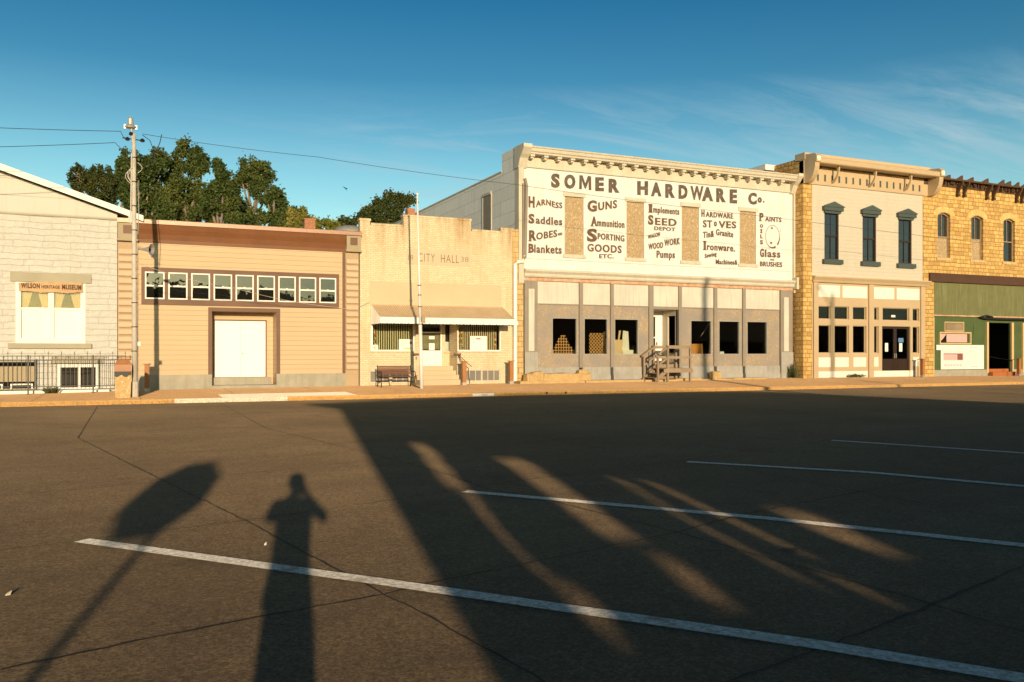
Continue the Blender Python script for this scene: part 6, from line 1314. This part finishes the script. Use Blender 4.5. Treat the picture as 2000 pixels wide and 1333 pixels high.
# street lamps on the near side
lx_, ly_ = 0, -5.0
def backtrace(px, py, Y, Yb, z=None): x, zz_ = P(px, py, Y); return x-TA*(Y-Yb), zz_+(Y-Yb)/math.cos(AZ)*TE
xA, zA = backtrace(1377, 545, YW, -5.0); pl = thing('street_pole', 'thick wooden pole on the near side of the street', 'utility pole', (xA, -5.0, 0)); MB().tube([(xA,-5,0),(xA,-5,zA)], .19, 12, .15).build('pole', M['polewhite'], pl, True)
xB, zB = backtrace(1627, 572, YF, -5.6); la = thing('street_lamp', 'tall street lamp with curved arm on the near side of the street', 'street lamp', (xB, -5.6, 0)); MB().tube([(xB,-5.6,0),(xB,-5.6,zB)], .11, 12, .085).build('pole', M['galv'], la, True)
xC, zC = backtrace(1600, 563, YF, -5.6); xD, zD = backtrace(1619, 590, YF, -5.6); MB().tube([(xB,-5.6,zD-.35),(xD,-5.6,zD),((xC+xD)/2-.1,-5.6,(zC+zD)/2+.25),(xC,-5.6,zC)], .045, 8).build('arm', M['galv'], la, True); MB().lathe((xC,-5.6,zC+.06), [(.03,.08),(.12,.04),(.2,-.04),(.13,-.1),(.02,-.12)][::-1], 14).build('lamp_head', M['galv'], la, True)

# building on the near side whose shadow lies over the street; its outline and openings are shaped to cast that shadow and the light streaks
YB = -9.0; ob_ = thing('opposite_shed', 'low brick shed on the near side of the street, openings shaped to throw light streaks', 'building', (10, YB, 0))
def tr_(px, py, z=0): x, y = G(px, py, z); return x-TA*(y-YB), z+(y-YB)/math.cos(AZ)*TE
xe = tr_(750,940)[0]
streaks = []   # (left px, right px, py) rows from far to near; each row becomes the top/bottom of one opening
def streak(rows):
    rows = [tuple(p+(q-p)*k/3 for p, q in zip(r0, r1)) for r0, r1 in zip(rows[:-1], rows[1:]) for k in range(3)]+[rows[-1]]
    for (l0, r0, y0), (l1, r1, y1) in zip(rows[:-1], rows[1:]):
        a = (tr_(l0,y0)[0]+tr_(l1,y1)[0])/2; b_ = (tr_(r0,y0)[0]+tr_(r1,y1)[0])/2; zt_, zb_ = tr_(l0,y0)[1], tr_(l1,y1)[1]; streaks.append((round(a,3), round(b_,3), round(zb_,3), round(zt_,3)))
streak([(806,842,868),(880,925,960)]); streak([(905,935,962),(960,985,1030),(1040,1062,1110),(1100,1130,1155)]); streak([(1095,1175,1158),(1150,1225,1225),(1205,1260,1285)])
streak([(975,1035,898),(1090,1160,980),(1200,1285,1066)]); streak([(1290,1350,1095),(1400,1480,1200)])
streak([(1208,1230,938),(1326,1348,1008),(1478,1504,1088),(1620,1646,1162)]); streak([(1268,1292,944),(1412,1440,1012),(1586,1616,1094)]); streak([(1622,1662,1128),(1760,1802,1197)])
streak([(1520,1600,1000),(1610,1700,1045),(1740,1815,1095)])
print('STREAKS', streaks, 'edge', xe)
tops = [(xe, 5.95), (tr_(750,783)[0], tr_(750,783)[1]), tr_(1000,772), tr_(1156,764,.16), tr_(1357,759,.2), tr_(1500,766), tr_(1750,777), tr_(2000,788.5), (26, 3.3)]
print('TOPS', tops)
zwl = 4.2
MB().wall(xe, 26, 0, zwl, YB, .25, streaks).build('front_wall', M['redbrick'], ob_)
up_ = [(xe, zwl)]+[(26, zwl)]+[(x, z) for x, z in tops[::-1] if x > xe+.02 and z > zwl]+[(xe, tr_(690,801)[1])]
M['cove2'] = M['beige']
pts_ = [(26, zwl)]+[(x, z) for x, z in tops[::-1] if x > xe+.02]+[(xe, tr_(720,786)[1]), (xe, zwl)]
pts_ = [p for p in pts_ if p[1] >= zwl-.001]
MB().xz(pts_[::-1], YB, YB+.25).build('gable_wall', M['redbrick'], ob_)
xw_, zw_ = tr_(597,790); zlo = tr_(690,800)[1]; zhi = tr_(660,788)[1]
MB().xz([(xe, zlo), (xe, zhi), (xw_, zw_+.02), (xw_, zw_-.06)], YB-.1, YB+.2).build('eave_return', M['beige'], ob_)
MB().box(xe, xe+.25, YB-2.5, YB, 0, zwl).build('side_wall', M['redbrick'], ob_)
struct_path = MB().box(-90, 130, -9, -3.2, -.1, .12); struct(struct_path.build('near_sidewalk', M['walk']))
# trees across the street (in the reflections)
def simple_tree(x, y, h, lab, seed):
    r = random.Random(seed); root = thing('street_tree', lab, 'tree', (x, y, 0), 'trees across the street'); cs = [(x+r.uniform(-.38,.38)*h, y+r.uniform(-.3,.3)*h, h*r.uniform(.35,.88)) for _ in range(26)]
    cs = [c for c in cs if ((c[0]-x)/(.4*h))**2+((c[2]-.62*h)/(.38*h))**2 < 1.1]; mesh_quads('crown', leafcloud(cs, [h*.12]*len(cs), 160, .5, seed), M['leafdark'], root); MB().tube([(x,y,0),(x,y,h*.7)], .2, 8, .1).build('trunk', M['bark'], root)
for i, (x, y, h) in enumerate([(5,-48,11.2),(9.5,-47,10.6),(13.5,-49,11.4),(18,-48,10.4),(23,-47,9.4),(28,-48,10.2),(-10,-62,7.9),(-17,-65,8.2),(34,-46,9.5),(41,-47,9)]): simple_tree(x, y, h, 'dark leafy tree across the street, number %s from the left'.replace('number %s', ['first','second','third','fourth','fifth','sixth','seventh','eighth','ninth','tenth'][sorted([5,9.5,13.5,18,23,28,-10,-17,34,41]).index(x)]), 40+i)
# row of low shops on the near side further right (only seen in the panes opposite)
nb = thing('near_shop_row', 'long low dark shop row on the near side of the street', 'building', (31, YB, 0))
MB().wall(31, 110, 0, 5.3, YB, .3, [(33+4*i, 35.6+4*i, .9, 2.9) for i in range(19)]).build('front_wall', M['redbrick'], nb)
MB().box(31, 110, YB-14, YB-.02, 5.0, 5.15).build('roof', M['roof'], nb); MB().box(31, 31.3, YB-14, YB-.02, 0, 5.0).build('side_wall', M['redbrick'], nb); MB().box(31.3, 110, YB-14, YB-13.7, 0, 5.0).build('back_wall', M['redbrick'], nb)
